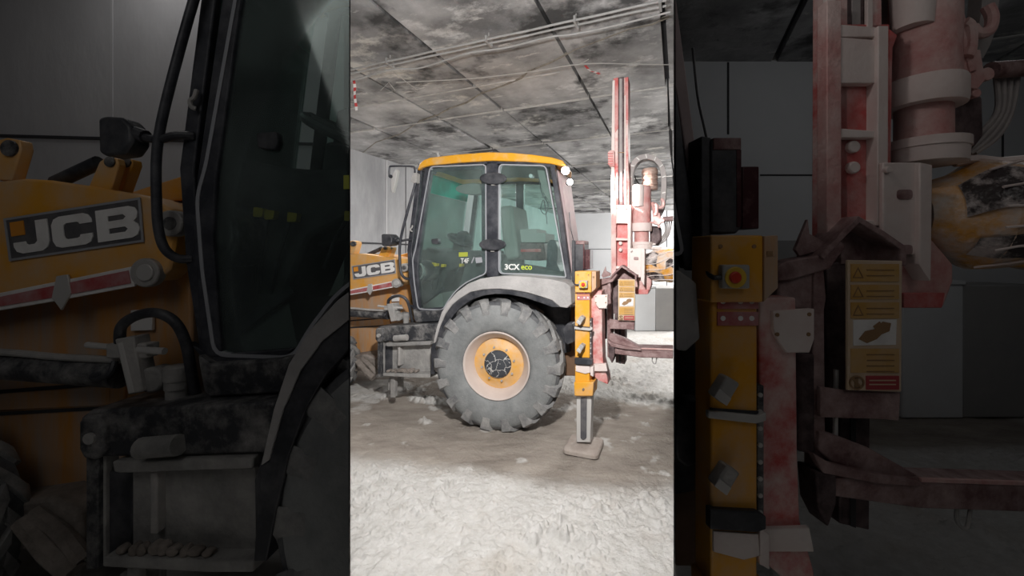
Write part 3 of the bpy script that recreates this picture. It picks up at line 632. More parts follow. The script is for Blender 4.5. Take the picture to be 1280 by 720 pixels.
        pr('ram_slot', rounded([(725.5, 497), (733.5, 497), (733, 548), (729, 550.5), (725.5, 548)], 1.5), -.068, -.055, 'charcoal', ram, None, .002)
        pr('leg_collar', [(717.5, 478), (742, 478), (741, 495), (718, 495)], -.12, .1, 'leg_yellow', sl, None, .006)
        part(F, 'collar_pin', MB().disc(F, 729, 487, -.13, -.115, 1.4), M['mud'], sl)
        fz = F.pt(730, 549, 0); mb = MB(); hw = F.rad(730, 549, 0, 21.5); zz = [0.0, .02, .055, .075]
        rings = []
        for z_, q_ in ((.0, 1.0), (.035, 1.0), (.05, .93), (.058, .6)):
            base = Vector((fz.x, fz.y, (fz.z - .06 if F.k != 1 else 0) + z_))
            rings.append([base + F.c * (x * hw * q_) + F.t * (y * .19 * q_) for x, y in rounded([(-1, -1), (1, -1), (1, 1), (-1, 1)], .3, 3)])
        mb.loft(rings); part(F, 'foot_pad', mb, M['paddust'], sl, 'dust covered foot pad', .004)
    return root

# ------------------------------------------------------------------ the drill rig
def build_rig(F, name, label):
    loc = F.pt(785, 500, .6); loc.z = 0
    F.root = thing(name, label, 'drill rig', loc)
    pr = lambda nm, pts, d0, d1, m, par=None, lab=None, bev=.006, rd=0: part(F, nm, MB().prism(F, rounded(pts, rd) if rd else pts, d0, d1), M[m], par, lab, bev)
    def cyl(nm, x0, y0, x1, y1, d, m, par=None, lab=None, prof=None, seg=28):
        """upright drum between two levels"""
        cx = (x0 + x1) / 2; a = F.pt(cx, y1, d); h = (F.pt(cx, y0, d) - a).length; r = F.rad(cx, y1, d, (x1 - x0) / 2)
        pf = [(h * q, r * w) for q, w in (prof or [(0, 1), (1, 1)])]
        return part(F, nm, MB().lathe(a, F.z, pf, seg), M[m], par, lab, .004 if not prof else 0)
    # mast
    mast = pr('mast', [(771.5, 97), (780, 96), (780, 345), (771.5, 345)], .465, .60, 'darkrust', None, 'tall red and white drill mast', .003)
    pr('mast_rail', [(767, 99), (772.5, 97), (772.5, 345), (764.5, 345), (765, 200)], .44, .60, 'redwornlit', mast, 'red front rail painted white with lamp glare', .004)
    pr('mast_rail', [(780, 97), (785, 96.5), (785.5, 200), (786, 258), (780.5, 258)], .44, .60, 'redwornlit', mast, None, .004)
    pr('rail_top', [(766.8, 98), (772.7, 96.5), (772.7, 160), (768.8, 166), (768, 150)], .434, .61, 'red', mast, 'red upper end of the front rail', .003)
    pr('rail_top', [(781.2, 97), (785.3, 96), (785.4, 150), (782.6, 150)], .434, .61, 'red', mast, None, .003)
    pr('rail_face', [(765.5, 101), (768.5, 100), (767.5, 345), (763.5, 345), (764, 200)], .428, .46, 'palepink', mast, 'pale dusty rail face with painted lamp glare', .003)
    pr('rail_face', [(780.3, 120), (782, 118), (782.5, 258), (780.3, 258)], .428, .46, 'palepink', mast, None, .003)
    pr('chain_strip', [(774.2, 98), (777.6, 98), (777.6, 300), (774.2, 300)], .455, .47, 'chain', mast, None, .002)
    pr('chain_joint', [(772, 190), (780, 190), (780, 191), (772, 191)], .45, .482, 'ink', mast, None, 0)
    bl = pr('rail_stop', rounded([(759.5, 190), (763, 187.5), (768, 188), (768, 208), (760.5, 206.5)], 1.2), .38, .52, 'redpale', mast, 'ribbed red stop block', .004)
    mb = MB()
    for k in range(5): mb.rect(F, 759.8, 191 + k * 3.2, 766, 192.4 + k * 3.2, .365, .385)
    part(F, 'stop_rib', mb, M['red'], bl or mast)
    # carriage ladder
    car = pr('carriage', P((1050, 30), (1112, 30), (1112, 280), (1048, 300)), .44, .60, 'red', None, 'red carriage frame with dust and lamp glare painted on its flanges', .004)
    pr('carriage_flange', P((1098, 32), (1111, 32), (1110, 282), (1097, 282)), .34, .46, 'palepink', car, None, .004)
    pr('carriage_flange', P((1034, 0), (1052, 0), (1052, 300), (1040, 330), (1034, 330)), .36, .46, 'redpale', car, None, .004)
    for (y0, y1) in ((30, 46), (46, 104), (160, 172), (272, 284)):
        pr('carriage_rung', P((1046, y0), (1100, y0 + 4), (1100, y1), (1046, y1)), .37, .46, 'palepink', car, None, .004)
    for (bx_, by_) in ((1069, 183), (1069, 209)):
        part(F, 'carriage_bolt', MB().disc(F, *p(bx_, by_), .40, .45, 2.4, seg=16), M['palepink'], car, None, .006)
    pr('side_web', P((1112, 36), (1122, 44), (1116, 60), (1112, 280)), .44, .5, 'red', car, None, .003)
    # rotary head
    hd = cyl('rotary_head', 790.5, 233, 813, 280, .52, 'redpale', None, 'dust caked red rotary head', [(0, .98), (.55, 1), (.97, 1), (1, .92)])
    cyl('head_cap', 791, 231.5, 805, 258, .44, 'palepink', hd, None, [(0, .9), (.5, 1), (.95, 1), (1, .9)])
    cyl('head_flange', *p(1110, 104), *p(1193, 136), .52, 'palepink', hd, None, [(0, .97), (.2, 1), (.9, 1), (1, .96)])
    cyl('drive_drum', *p(1126, 130), *p(1181, 188), .52, 'redpale', hd, None)
    cyl('base_flange', *p(1112, 178), *p(1196, 206), .52, 'palepink', hd, None, [(0, .94), (.6, .96), (.62, 1), (1, 1)])
    pr('flange_ear', P((1180, 178), (1210, 184), (1208, 190), (1180, 190)), .5, .56, 'palepink', hd, None, .003)
    cyl('tape_roll', 802.5, 211, 822, 238, .58, 'tape', hd, 'tan taped cable bundle', [(0, .9), (.08, 1), (.16, 1), (.2, .86), (.25, 1), (.4, .98), (.44, .85), (.5, 1), (.64, .98), (.68, .84), (.73, 1), (.9, 1), (1, .86)])
    cyl('motor', *p(1158, -60), *p(1190, 100), .6, 'redpale', hd, None)
    # cable carrier arch
    arch = [(790, 262), (787.8, 240), (787.6, 222), (790.5, 208), (797, 199), (807, 195.5), (818, 198), (826, 206.5), (829.5, 220), (829.5, 240), (827.5, 258), (823, 268)]
    ca = part(F, 'cable_carrier', MB().band(F, [q[:2] for q in spline([(x, y, 0) for x, y in arch], 3)], 6.6, .62, .74), M['chain'], None, 'grey looped cable carrier', .003)
    if ca:
        mb = MB(); sp = spline([(x, y, 0) for x, y in arch], 3)
        for k in range(3, len(sp) - 2, 3):
            a = Vector(sp[k][:2]); d = (Vector(sp[k + 1][:2]) - a).normalized(); n = Vector((-d.y, d.x))
            mb.band(F, [tuple(a - n * 2.6), tuple(a + n * 1.8 + d * 1.5)], 1.0, .605, .622)
        part(F, 'carrier_slot', mb, M['steel'], ca)
    # hoses and fittings at the right of the head
    fit = [[(1196, 20, .5), (1200, 40, .5), (1206, 66, .48), (1212, 90, .48)], [(1234, 8, .5), (1240, 22, .48), (1236, 38, .48), (1222, 42, .48), (1214, 34, .5)], [(1205, 28, .46), (1212, 34, .45), (1213, 58, .45), (1208, 72, .45)]]
    hf = None
    for path in fit:
        o = part(F, 'hose_fitting', MB().tubepx(F, [(*p(x, y), d) for x, y, d in path], 2.1, 10, 4), M['redpale'], hd); hf = hf or o
    mb = MB(); mb.prism(F, P((1196, 60), (1226, 62), (1232, 100), (1222, 112), (1200, 106)), .46, .54); mb.disc(F, *p(1236, 92), .46, .54, 2.6, seg=12); mb.disc(F, *p(1222, 116), .47, .53, 1.8, seg=12); mb.tubepx(F, [(*p(1186, 100), .5), (*p(1214, 104), .5)], 1.2)
    part(F, 'valve_manifold', mb, M['redpale'], hd, None, .004)
    mb = MB(); mb.tubepx(F, [(*p(1238, 88), .55), (*p(1296, 84), .55)], 3.2, 12)
    part(F, 'side_pipe', mb, M['rust'], hd)
    for k in range(4):
        part(F, 'hydraulic_hose', MB().tubepx(F, [(*p(1272 - k * 9, 96), .62), (*p(1264 - k * 6, 140), .6), (*p(1246 - k * 9, 172), .6), (*p(1218 - k * 6, 192), .62)], .9, 8, 5), M['chain'], hd)
    pr('motor_housing', P((1186, 112), (1230, 118), (1232, 170), (1214, 192), (1186, 186)), .56, .72, 'darkrust', hd, None, .02)
    # plate with slots
    pl = pr('slotted_plate', P((1104, 203), (1152, 203), (1152, 318), (1135, 318), (1104, 300)), .30, .34, 'palepink', None, 'pale dust caked plate with two slots', .005)
    pr('plate_fold', P((1152, 203), (1166, 206), (1164, 352), (1150, 330), (1150, 203)), .26, .44, 'palepink', pl, None, .005)
    for yy in (243, 312): pr('plate_slot', rounded(P((1122, yy - 6), (1141, yy - 6), (1141, yy + 6), (1122, yy + 6)), 1.4), .292, .302, 'rust', pl, None, 0)
    for (bx_, by_) in ((1112, 212), (1154, 240), (1154, 280)): part(F, 'plate_bolt', MB().disc(F, *p(bx_, by_), .27, .305, 1.3, seg=10), M['palepink'], pl, None, .003)
    pr('lower_casting', P((1112, 300), (1166, 300), (1192, 330), (1192, 352), (1180, 384), (1128, 384), (1112, 350)), .4, .6, 'redpale', pl, None, .01)
    pr('red_lip', P((1130, 366), (1182, 366), (1178, 385), (1130, 385)), .38, .46, 'red', pl, None, .004)
    # wrapped drum
    c0 = F.pt(*p(1212, 270), .50); q = F.s if F.k != 1 else 1.0
    axd = (F.c * .93 - F.t * .36).normalized(); r = F.rad(*p(1235, 270), .5, 20.5)
    prof = []
    for k in range(13):
        a = k / 12; prof.append((a * r * 3.6 - r * .9, r * (.55 + .45 * min(1, a * 4)) * (1 + .035 * math.sin(k * 2.3))))
    dr = part(F, 'wrapped_drum', MB().lathe(c0, axd, prof, 40), M['wrapyellow'], None, 'yellow and black drum in dusty clear wrap')
    for a0, a1, e0, e1 in ((.25, .95, -.2, .9), (2.1, 2.75, -.2, .9), (4.4, 5.0, .3, 1.2)):
        pass
    mb = MB()
    up = F.z; sd = axd.cross(up).normalized()
    for (x0, x1, t0, t1) in ((-.55, .45, -.1, .75), (-.35, .8, -1.05, -.55), (1.0, 1.5, -.2, .25)):
        rows = []
        for i in range(9):
            u = i / 8; xx = r * (x0 + (x1 - x0) * u); ring = []
            for j in range(9):
                th = math.pi + (t0 + (t1 - t0) * j / 8 + .18 * math.sin(u * 3)) * 1.0
                rl = r * (1.03 if xx > -.02 * r else 1.03 - .5 * max(0, (-.02 * r - xx) / r))
                rl *= 1 - .012 * math.cos(5 * u)
                ring.append(c0 + axd * xx + (-sd * math.cos(th) * -1 + up * -math.sin(th)) * rl if False else c0 + axd * xx + (sd * math.cos(th - math.pi) + up * math.sin(th - math.pi)) * rl)
            rows.append(ring)
        mb.loft(rows, closed_ring=False, caps=False)
    part(F, 'black_patch', mb, M['wrapblack'], dr)
    mb = MB()
    for k in range(7):
        a = -1.2 + k * .42; pth = []
        for i in range(8):
            u = i / 7; th = a + .5 * u + .1 * math.sin(5 * u + k); rl = r * 1.045
            pth.append(c0 + axd * (r * (-.2 + 1.9 * u)) + (sd * math.cos(th) + up * math.sin(th)) * rl)
        mb.tube(pth, r * .022, 6)
    mb.tube([c0 + axd * (r * (-.3 + .35 * i)) + up * r * (1.02 + .04 * math.sin(i * 2)) + sd * r * .1 for i in range(7)], r * .09, 8)
    part(F, 'wrap_fold', mb, M['palepink'], dr, 'crumpled wrap folds')
    # gable bracket, sign
    gb = part(F, 'gable_bracket', MB().band(F, P((1028, 322), (1052, 296), (1074, 274), (1104, 292), (1130, 310), (1130, 332)), 2.2, .22, .46), M['rust'], None, 'rusty red gable shaped bracket', .003)
    pr('bracket_back', P((1052, 300), (1074, 280), (1128, 316), (1128, 330), (1052, 330)), .40, .48, 'rust', gb, None, .004)
    pr('link_arm', P((970, 334), (985, 326), (1030, 318), (1050, 300), (1058, 308), (1038, 336), (990, 350), (972, 352)), .24, .40, 'rust', gb, 'rusty link arm', .006)
    pr('torn_flap', P((994, 312), (1010, 274), (1012, 292), (1030, 302), (1028, 312), (1000, 320)), .3, .33, 'rust', gb, None, .002)
    sg = pr('warning_sign', P((1060, 325), (1128, 326), (1127, 490), (1060, 488)), .16, .185, 'signcream', None, 'ochre warning sign plate with red foot', .003)
    if sg:
        for (y0, y1) in ((330, 352), (356, 374), (378, 398), (436, 466)):
            rw = pr('sign_panel', P((1064, y0), (1124, y0), (1124, y1), (1064, y1)), .154, .162, 'signyellow', sg, None, 0)
            mb = MB()
            for k in range(2 if y0 < 430 else 4):
                yy = y0 + 7 + k * 7; mb.rect(F, *p(1084, yy), *p(1118, yy + 1.1), .150, .155)
            part(F, 'sign_line', mb, M['ink'], rw or sg)
            if y0 < 430:
                yc = (y0 + y1) / 2; part(F, 'sign_triangle', MB().band(F, P((1067, yc + 6), (1073, yc - 6), (1079, yc + 6)), .32, .150, .155, True), M['ink'], rw or sg)
        pc = pr('sign_picture', P((1067, 400), (1121, 399), (1120, 431), (1067, 432)), .154, .162, 'white', sg, None, 0)
        pr('picture_shape', P((1074, 424), (1082, 414), (1096, 411), (1104, 402), (1114, 404), (1112, 414), (1102, 418), (1096, 424), (1084, 429)), .149, .156, 'ink', pc or sg, None, 0)
        pr('picture_shape', P((1092, 408), (1100, 402), (1103, 406), (1095, 412)), .148, .156, 'ink', pc or sg, None, 0)
        pr('sign_panel', P((1083, 470), (1124, 470), (1124, 487), (1083, 487)), .154, .162, 'signred', sg, 'red foot of the sign', 0)
        mb = MB()
        for k in range(2): mb.rect(F, *p(1087, 475 + k * 5), *p(1120, 476.4 + k * 5), .150, .155)
        part(F, 'sign_line', mb, M['signcream'], sg)
        mb = MB(); mb.band(F, [p(1071.5 + 8.5 * math.cos(a * math.pi / 10), 478.5 + 8 * math.sin(a * math.pi / 10)) for a in range(20)], .6, .150, .156, True); mb.band(F, P((1066, 473), (1077, 484)), .6, .149, .156); mb.rect(F, *p(1069, 473), *p(1073, 484), .151, .156)
        part(F, 'prohibition_symbol', mb, M['ink'], sg)
    pr('sign_bracket', P((1026, 484), (1060, 489), (1126, 491), (1124, 526), (1096, 524), (1026, 522)), .2, .24, 'rust', None, None, .004)
    # posts, block and struts under the sign
    pr('clevis_block', P((972, 330), (1030, 330), (1034, 372), (1026, 420), (1018, 388), (972, 384)), .28, .46, 'rust', None, 'rust stained clevis block', .01)
    po = pr('support_post', P((1018, 322), (1030, 318), (1032, 560), (1028, 640), (1018, 632), (1016, 470)), .26, .36, 'rust', None, 'rusty upright post', .005)
    pr('support_post', P((1034, 330), (1058, 326), (1058, 540), (1036, 540)), .42, .6, 'darkrust', po, None, .006)
    part(F, 'chrome_rod', MB().tubepx(F, [(*p(1045, 462), .28), (*p(1044, 545), .28)], .9, 8), M['steel'], po)
    cyl('ram_cylinder', *p(990, 440), *p(1016, 560), .34, 'darkrust', po, None)
    pr('lower_channel', P((1050, 520), (1088, 520), (1087, 663), (1050, 655)), .40, .58, 'darkrust', po, None, .006)
    pr('channel_edge', P((1064, 522), (1070, 522), (1070, 660), (1064, 658)), .385, .41, 'joint', po, None, 0)
    # boom arm
    ar = pr('cross_beam', P((1030, 596), (1150, 597), (1330, 602), (1330, 642), (1150, 636), (1022, 618)), .20, .38, 'rust', None, 'rusty pink cross beam', .008)
    pr('beam_gusset', P((1026, 540), (1046, 545), (1090, 562), (1152, 597), (1150, 604), (1090, 592), (1040, 578), (1022, 562)), .22, .30, 'rust', ar, None, .006)
    pr('gusset_rib', P((1016, 566), (1040, 580), (1100, 594), (1152, 603), (1152, 609), (1090, 604), (1030, 592)), .17, .24, 'rust', ar, None, .005)
    pr('beam_socket', P((1020, 590), (1046, 594), (1046, 630), (1036, 660), (1024, 636)), .17, .36, 'darkrust', ar, None, .008)
    pr('beam_top_edge', P((1152, 598), (1330, 604), (1330, 609), (1152, 603)), .185, .21, 'redpale', ar, None, .002)
    part(F, 'beam_hook', MB().tubepx(F, [(*p(1196, 632), .25), (*p(1196, 650), .24), (*p(1202, 659), .24), (*p(1209, 658), .24), (*p(1213, 636), .25)], .7, 8, 4), M['greysteel'], ar)
    return F.root

# ------------------------------------------------------------------ room
RD = Vector((.3777, .9259, 0)); RC = Vector((.9259, -.3777, 0))
def rw(c, d, z): return RC * c + RD * d + Vector((0, 0, z))
def rbox(mb, c0, d0, z0, c1, d1, z1, j=0.0):
    J = lambda: random.uniform(-j, j)
    q = [(c0 + J(), d0 + J()), (c1 + J(), d0 + J()), (c1 + J(), d1 + J()), (c0 + J(), d1 + J())]
    mb.loft([[rw(c, d, z0) for c, d in q], [rw(c, d, z1) for c, d in q]])
CZ = 4.40
cs = [-7.3, -5.55, -4.07, -2.80, -1.30, -.15, 1.15, 2.5, 3.8, 5.1, 6.4, 8.0, 10, 12.5, 16]
ds = [-3.0, -.6, 1.8, 6.46, 8.74, 11.3, 13.9, 16.6, 19.3, 22, 25.2]

def ceiling_material(g, off):
    m = bpy.data.materials.new('sooty_ceiling_panel'); t, N, L = nodes(m)
    out = N.new('ShaderNodeOutputMaterial'); b = N.new('ShaderNodeBsdfPrincipled'); L.new(b.outputs[0], out.inputs[0]); b.inputs['Roughness'].default_value = .9; b.inputs['Specular IOR Level'].default_value = .15
    tc = N.new('ShaderNodeTexCoord'); mp = N.new('ShaderNodeMapping'); mp.inputs['Rotation'].default_value = (0, 0, math.radians(22.2)); mp.inputs['Location'].default_value = (off, off * 1.7, 0); L.new(tc.outputs['Object'], mp.inputs['Vector'])
    def noi(scale, st, det=8, rough=.6):
        q = N.new('ShaderNodeMapping'); q.inputs['Scale'].default_value = st; L.new(mp.outputs[0], q.inputs['Vector'])
        n = N.new('ShaderNodeTexNoise'); n.inputs['Scale'].default_value = scale; n.inputs['Detail'].default_value = det; n.inputs['Roughness'].default_value = rough; L.new(q.outputs[0], n.inputs['Vector']); return n.outputs['Fac']
    def ramp(f, a, b_, ca, cb):
        r = N.new('ShaderNodeValToRGB'); r.color_ramp.elements[0].position = a; r.color_ramp.elements[1].position = b_; r.color_ramp.elements[0].color = (*ca, 1); r.color_ramp.elements[1].color = (*cb, 1); L.new(f, r.inputs[0]); return r.outputs[0]
    def mix(fac, a, b_):
        x = N.new('ShaderNodeMix'); x.data_type = 'RGBA'; L.new(fac, x.inputs[0]); L.new(a, x.inputs[6])
        if isinstance(b_, tuple): x.inputs[7].default_value = (*b_, 1)
        else: L.new(b_, x.inputs[7])
        return x.outputs[2]
    G = lambda *q: tuple(min(.85, v * g) for v in q)
    c = ramp(noi(1.1, (1, 1, 1), 9, .62), .32, .68, G(.12, .121, .123), G(.38, .38, .385))
    c = mix(ramp(noi(1.5, (.8, 1.1, 1), 10, .7), .55, .64, (0, 0, 0), (.65, .65, .65)), c, G(.60, .585, .55))
    c = mix(ramp(noi(.75, (1, 1, 1), 8, .62), .53, .61, (0, 0, 0), (.88, .88, .88)), c, (.05, .05, .051))
    c = mix(ramp(noi(2.6, (.5, 1.6, 1), 10, .74), .60, .65, (0, 0, 0), (.75, .75, .75)), c, (.74, .73, .71))
    L.new(c, b.inputs['Base Color'])
    bp = N.new('ShaderNodeBump'); bp.inputs['Strength'].default_value = .5; bp.inputs['Distance'].default_value = .05; L.new(noi(5, (1, 1, 1), 8), bp.inputs['Height']); L.new(bp.outputs[0], b.inputs['Normal'])
    return m

mb = MB()
for i in range(len(cs) - 1):
    for k in range(len(ds) - 1):
        g = .024
        z = CZ + random.uniform(-.012, .012)
        n0 = len(mb.bm.faces); rbox(mb, cs[i] + g, ds[k] + .004, z, cs[i + 1] - g, ds[k + 1] - .004, CZ + .12, .02)
        mb.bm.faces.ensure_lookup_table(); tone = random.choice((0, 1, 2))
        for f_ in mb.bm.faces[n0:]: f_.material_index = tone
ceil = struct('ceiling', mb, None, smooth=False, mats=[ceiling_material(1.3, 0), ceiling_material(1.6, 3.3), ceiling_material(1.1, 7.1)])
mb = MB(); rbox(mb, -7.4, -4, CZ + .1, 16.4, 26, CZ + .2)
struct('trim_1', mb, M['joint'])
mb = MB()
for k in range(1, len(ds) - 1):
    for i in range(len(cs) - 1):
        w = random.uniform(.012, .026); o_ = random.uniform(-.02, .02)
        rbox(mb, cs[i] + .02, ds[k] - w + o_, CZ - random.uniform(.012, .03), cs[i + 1] - .02, ds[k] + w + o_, CZ + .05, .008)
rbox(mb, -5.5, 5.40, CZ - .016, -1.5, 5.425, CZ + .05, .01)
struct('trim_2', mb, M['batten'])

mb = MB(); ck = [(447, 196), (470, 178), (500, 168), (525, 152), (548, 144), (562, 136), (583, 129), (600, 118), (628, 108), (652, 98), (660, 90), (690, 78), (720, 62), (752, 50), (786, 37), (815, 31), (836, 22)]
ck = [((4.383 - CAMZ) * FPX / (HZ - y), (x - 640) / FPX) for x, y in ck]; rings = []
for i_, (Y_, u_) in enumerate(ck):
    v_ = Vector((u_ * Y_, Y_, 4.383)); w_ = .006 + .012 * random.random(); rings.append([v_ - RD * w_, v_ + RD * w_, v_ + RD * w_ + Vector((0, 0, .03)), v_ - RD * w_ + Vector((0, 0, .03))])
mb.loft(rings); struct('trim_10', mb, M['crack'], smooth=False)
# long room walls
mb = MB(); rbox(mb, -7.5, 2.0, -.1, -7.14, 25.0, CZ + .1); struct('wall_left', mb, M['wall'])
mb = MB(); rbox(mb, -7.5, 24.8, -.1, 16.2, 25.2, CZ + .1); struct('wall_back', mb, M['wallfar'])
mb = MB()
def wall_line(px, y0, y1, w, out=.012):
    # a joint standing on the left wall plane, found from its direction
    u = (px - 640) / FPX; Y = -7.14 / (RC.x * u + RC.y); q = Vector((u * Y, Y, 0)); d = q.dot(RD)
    z0 = CAMZ - (y1 - HZ) / FPX * Y; z1 = CAMZ - (y0 - HZ) / FPX * Y
    rbox(mb, -7.15, d - w, max(z0, 0), -7.14 + out, d + w, min(z1, CZ))
wall_line(483, 195, 420, .016)
struct('trim_3', mb, M['jointlight'])
mb = MB(); rbox(mb, -7.15, 6, 2.16, -7.125, 13.6, 2.20); wall_line(507, 190, 420, .01); struct('trim_4', mb, M['joint'])
mb = MB()
for c_ in (-3.4, -.6, 2.2, 5.0): rbox(mb, c_ - .02, 24.78, 0, c_ + .02, 24.81, CZ)
rbox(mb, -7, 24.78, 2.2, 16, 24.81, 2.23); struct('trim_5', mb, M['joint'])

# added radial partitions of dark sheet, keeping the middle light out of the bays
def partition(name, q, n, side, y0, y1, th=.0016):
    mb = MB(); d = Vector((q, 1, 0)); rings = []
    for z in (0, CZ + .02):
        a = d * y0; b = d * y1; o_ = n * (side * th)
        rings.append([v + Vector((0, 0, z)) for v in (a, b, b + o_ * 2, a + o_)])
    mb.loft(rings); return struct(name, mb, M['sheet'], smooth=False)
LBY, RBY = 3.25, 5.3
partition('added_partition_left', Q, NL, -1, 1.16, LBY + .12)
partition('added_partition_right', R_, NR, 1, 1.14, RBY + .12)
# left bay: back wall with joints, raised slab
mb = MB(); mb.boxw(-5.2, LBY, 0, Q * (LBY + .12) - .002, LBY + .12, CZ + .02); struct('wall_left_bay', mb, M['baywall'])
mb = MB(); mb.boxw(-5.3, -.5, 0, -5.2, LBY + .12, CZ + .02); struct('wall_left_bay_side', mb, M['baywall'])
def onY(px, py, Y): u = (px - 640) / FPX; return Vector((u * Y, Y, CAMZ - (py - HZ) / FPX * Y))
mb = MB(); a = onY(140, 0, LBY); mb.boxw(a.x - .008, LBY - .006, .2, a.x + .01, LBY + .01, CZ); struct('trim_6', mb, M['jointlight'])
mb = MB(); a = onY(0, 172, LBY); b = onY(122, 179, LBY)
mb.loft([[Vector((-5.2, LBY - .012, a.z + .03)), Vector((-5.2, LBY - .012, a.z + .055)), Vector((-5.2, LBY + .02, a.z + .055)), Vector((-5.2, LBY + .02, a.z + .03))], [Vector((-1.5, LBY - .012, b.z - .02)), Vector((-1.5, LBY - .012, b.z)), Vector((-1.5, LBY + .02, b.z)), Vector((-1.5, LBY + .02, b.z - .02))]])
struct('trim_7', mb, M['joint'])
# right bay
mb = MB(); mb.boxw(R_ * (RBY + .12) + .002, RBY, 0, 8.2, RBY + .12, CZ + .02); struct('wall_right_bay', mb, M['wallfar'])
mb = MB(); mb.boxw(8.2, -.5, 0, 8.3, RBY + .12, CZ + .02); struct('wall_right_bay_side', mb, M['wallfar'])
mb = MB(); a = onY(973, 301, RBY); mb.boxw(R_ * RBY + .02, RBY - .12, 0, 4.9, RBY, a.z); struct('trim_8', mb, M['baylow'])
mb = MB()
for (px, y0, y1) in ((910, 78, 168), (1030, 75, 301), (1253, 110, 205)):
    a = onY(px, y0, RBY); b = onY(px, y1, RBY); mb.boxw(a.x - .012, RBY - .008, b.z, a.x + .012, RBY + .01, a.z)
a = onY(950, 219, RBY); b = onY(1032, 219, RBY); mb.boxw(a.x, RBY - .008, a.z - .01, b.x, RBY + .01, a.z + .01)
struct('trim_9', mb, M['joint'])

# ------------------------------------------------------------------ floor
def floor_material():
    m = bpy.data.materials.new('white_powder_floor'); t, N, L = nodes(m)
    out = N.new('ShaderNodeOutputMaterial'); b = N.new('ShaderNodeBsdfPrincipled'); L.new(b.outputs[0], out.inputs[0]); b.inputs['Roughness'].default_value = .95; b.inputs['Specular IOR Level'].default_value = .1
    tc = N.new('ShaderNodeTexCoord')
    def noi(scale, det=8, rough=.6, st=(1, 1, 1)):
        mp = N.new('ShaderNodeMapping'); mp.inputs['Rotation'].default_value = (0, 0, math.radians(22.2)); mp.inputs['Scale'].default_value = st; L.new(tc.outputs['Object'], mp.inputs['Vector'])
        n = N.new('ShaderNodeTexNoise'); n.inputs['Scale'].default_value = scale; n.inputs['Detail'].default_value = det; n.inputs['Roughness'].default_value = rough; L.new(mp.outputs[0], n.inputs['Vector']); return n.outputs['Fac']
    def ramp(f, a, b_, ca, cb):
        r = N.new('ShaderNodeValToRGB'); r.color_ramp.elements[0].position = a; r.color_ramp.elements[1].position = b_; r.color_ramp.elements[0].color = (*ca, 1); r.color_ramp.elements[1].color = (*cb, 1); L.new(f, r.inputs[0]); return r.outputs[0]
    white = ramp(noi(9, 9, .7), .3, .7, (.60, .585, .555), (.80, .79, .775))
    mx0 = N.new('ShaderNodeMix'); mx0.data_type = 'RGBA'; L.new(ramp(noi(1.6, 6), .52, .70, (0, 0, 0), (.5, .5, .5)), mx0.inputs[0]); L.new(white, mx0.inputs[6]); mx0.inputs[7].default_value = (.55, .49, .42, 1)
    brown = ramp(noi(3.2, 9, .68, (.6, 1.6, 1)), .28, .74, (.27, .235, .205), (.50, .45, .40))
    at = N.new('ShaderNodeAttribute'); at.attribute_name = 'track_shade'
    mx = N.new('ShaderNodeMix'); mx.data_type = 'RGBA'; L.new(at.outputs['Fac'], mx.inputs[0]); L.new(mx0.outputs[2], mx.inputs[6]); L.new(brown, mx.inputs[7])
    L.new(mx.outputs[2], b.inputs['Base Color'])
    bp = N.new('ShaderNodeBump'); bp.inputs['Strength'].default_value = .9; bp.inputs['Distance'].default_value = .03; L.new(noi(30, 7, .72), bp.inputs['Height']); L.new(bp.outputs[0], b.inputs['Normal'])
    return m

def sstep(a, b, x):
    t = min(1, max(0, (x - a) / (b - a))); return t * t * (3 - 2 * t)
def frange(a, b, s):
    out = []; x = a
    while x < b - 1e-6: out.append(x); x += s
    return out
xs = frange(-9, -5, .4) + frange(-5, -1.75, .05) + frange(-1.75, 1.75, .008) + frange(1.75, 4.4, .02) + frange(4.4, 5.4, .05) + frange(5.4, 9, .3) + frange(9, 15, 1) + [15]
ys = frange(-2, 1.6, .3) + frange(1.6, 2.2, .06) + frange(2.2, 3.6, .008) + frange(3.6, 3.8, .012) + frange(3.8, 4.6, .016) + frange(4.6, 7.0, .028) + frange(7, 12, .06) + frange(12, 27, .5) + [27]
wheelp = FC.pt(619.5, 540, .23)
def track_shade(x, y):  # brown wheel track, with the machine's shadow painted into the same band
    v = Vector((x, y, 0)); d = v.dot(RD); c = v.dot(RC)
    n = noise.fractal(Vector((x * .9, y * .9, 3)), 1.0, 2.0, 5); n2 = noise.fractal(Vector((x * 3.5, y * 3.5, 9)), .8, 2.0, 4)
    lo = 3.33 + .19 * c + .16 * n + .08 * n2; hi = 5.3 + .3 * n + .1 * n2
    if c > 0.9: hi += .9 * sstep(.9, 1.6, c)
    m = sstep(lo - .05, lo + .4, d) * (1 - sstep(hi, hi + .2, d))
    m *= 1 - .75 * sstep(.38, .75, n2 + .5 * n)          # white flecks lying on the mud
    if x - R_ * y > 0: m = m * (1 - sstep(0, .15, x - R_ * y)) + sstep(0, .15, x - R_ * y) * sstep(3.9, 4.15, y + .12 * n)  # right bay: dark strip by the block, mud and painted shade together
    # light from behind painted as white patches by front end and tank
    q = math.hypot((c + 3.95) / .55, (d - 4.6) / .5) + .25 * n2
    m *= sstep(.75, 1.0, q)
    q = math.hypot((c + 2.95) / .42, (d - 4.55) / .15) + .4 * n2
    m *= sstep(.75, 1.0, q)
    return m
verts = []; tr = []
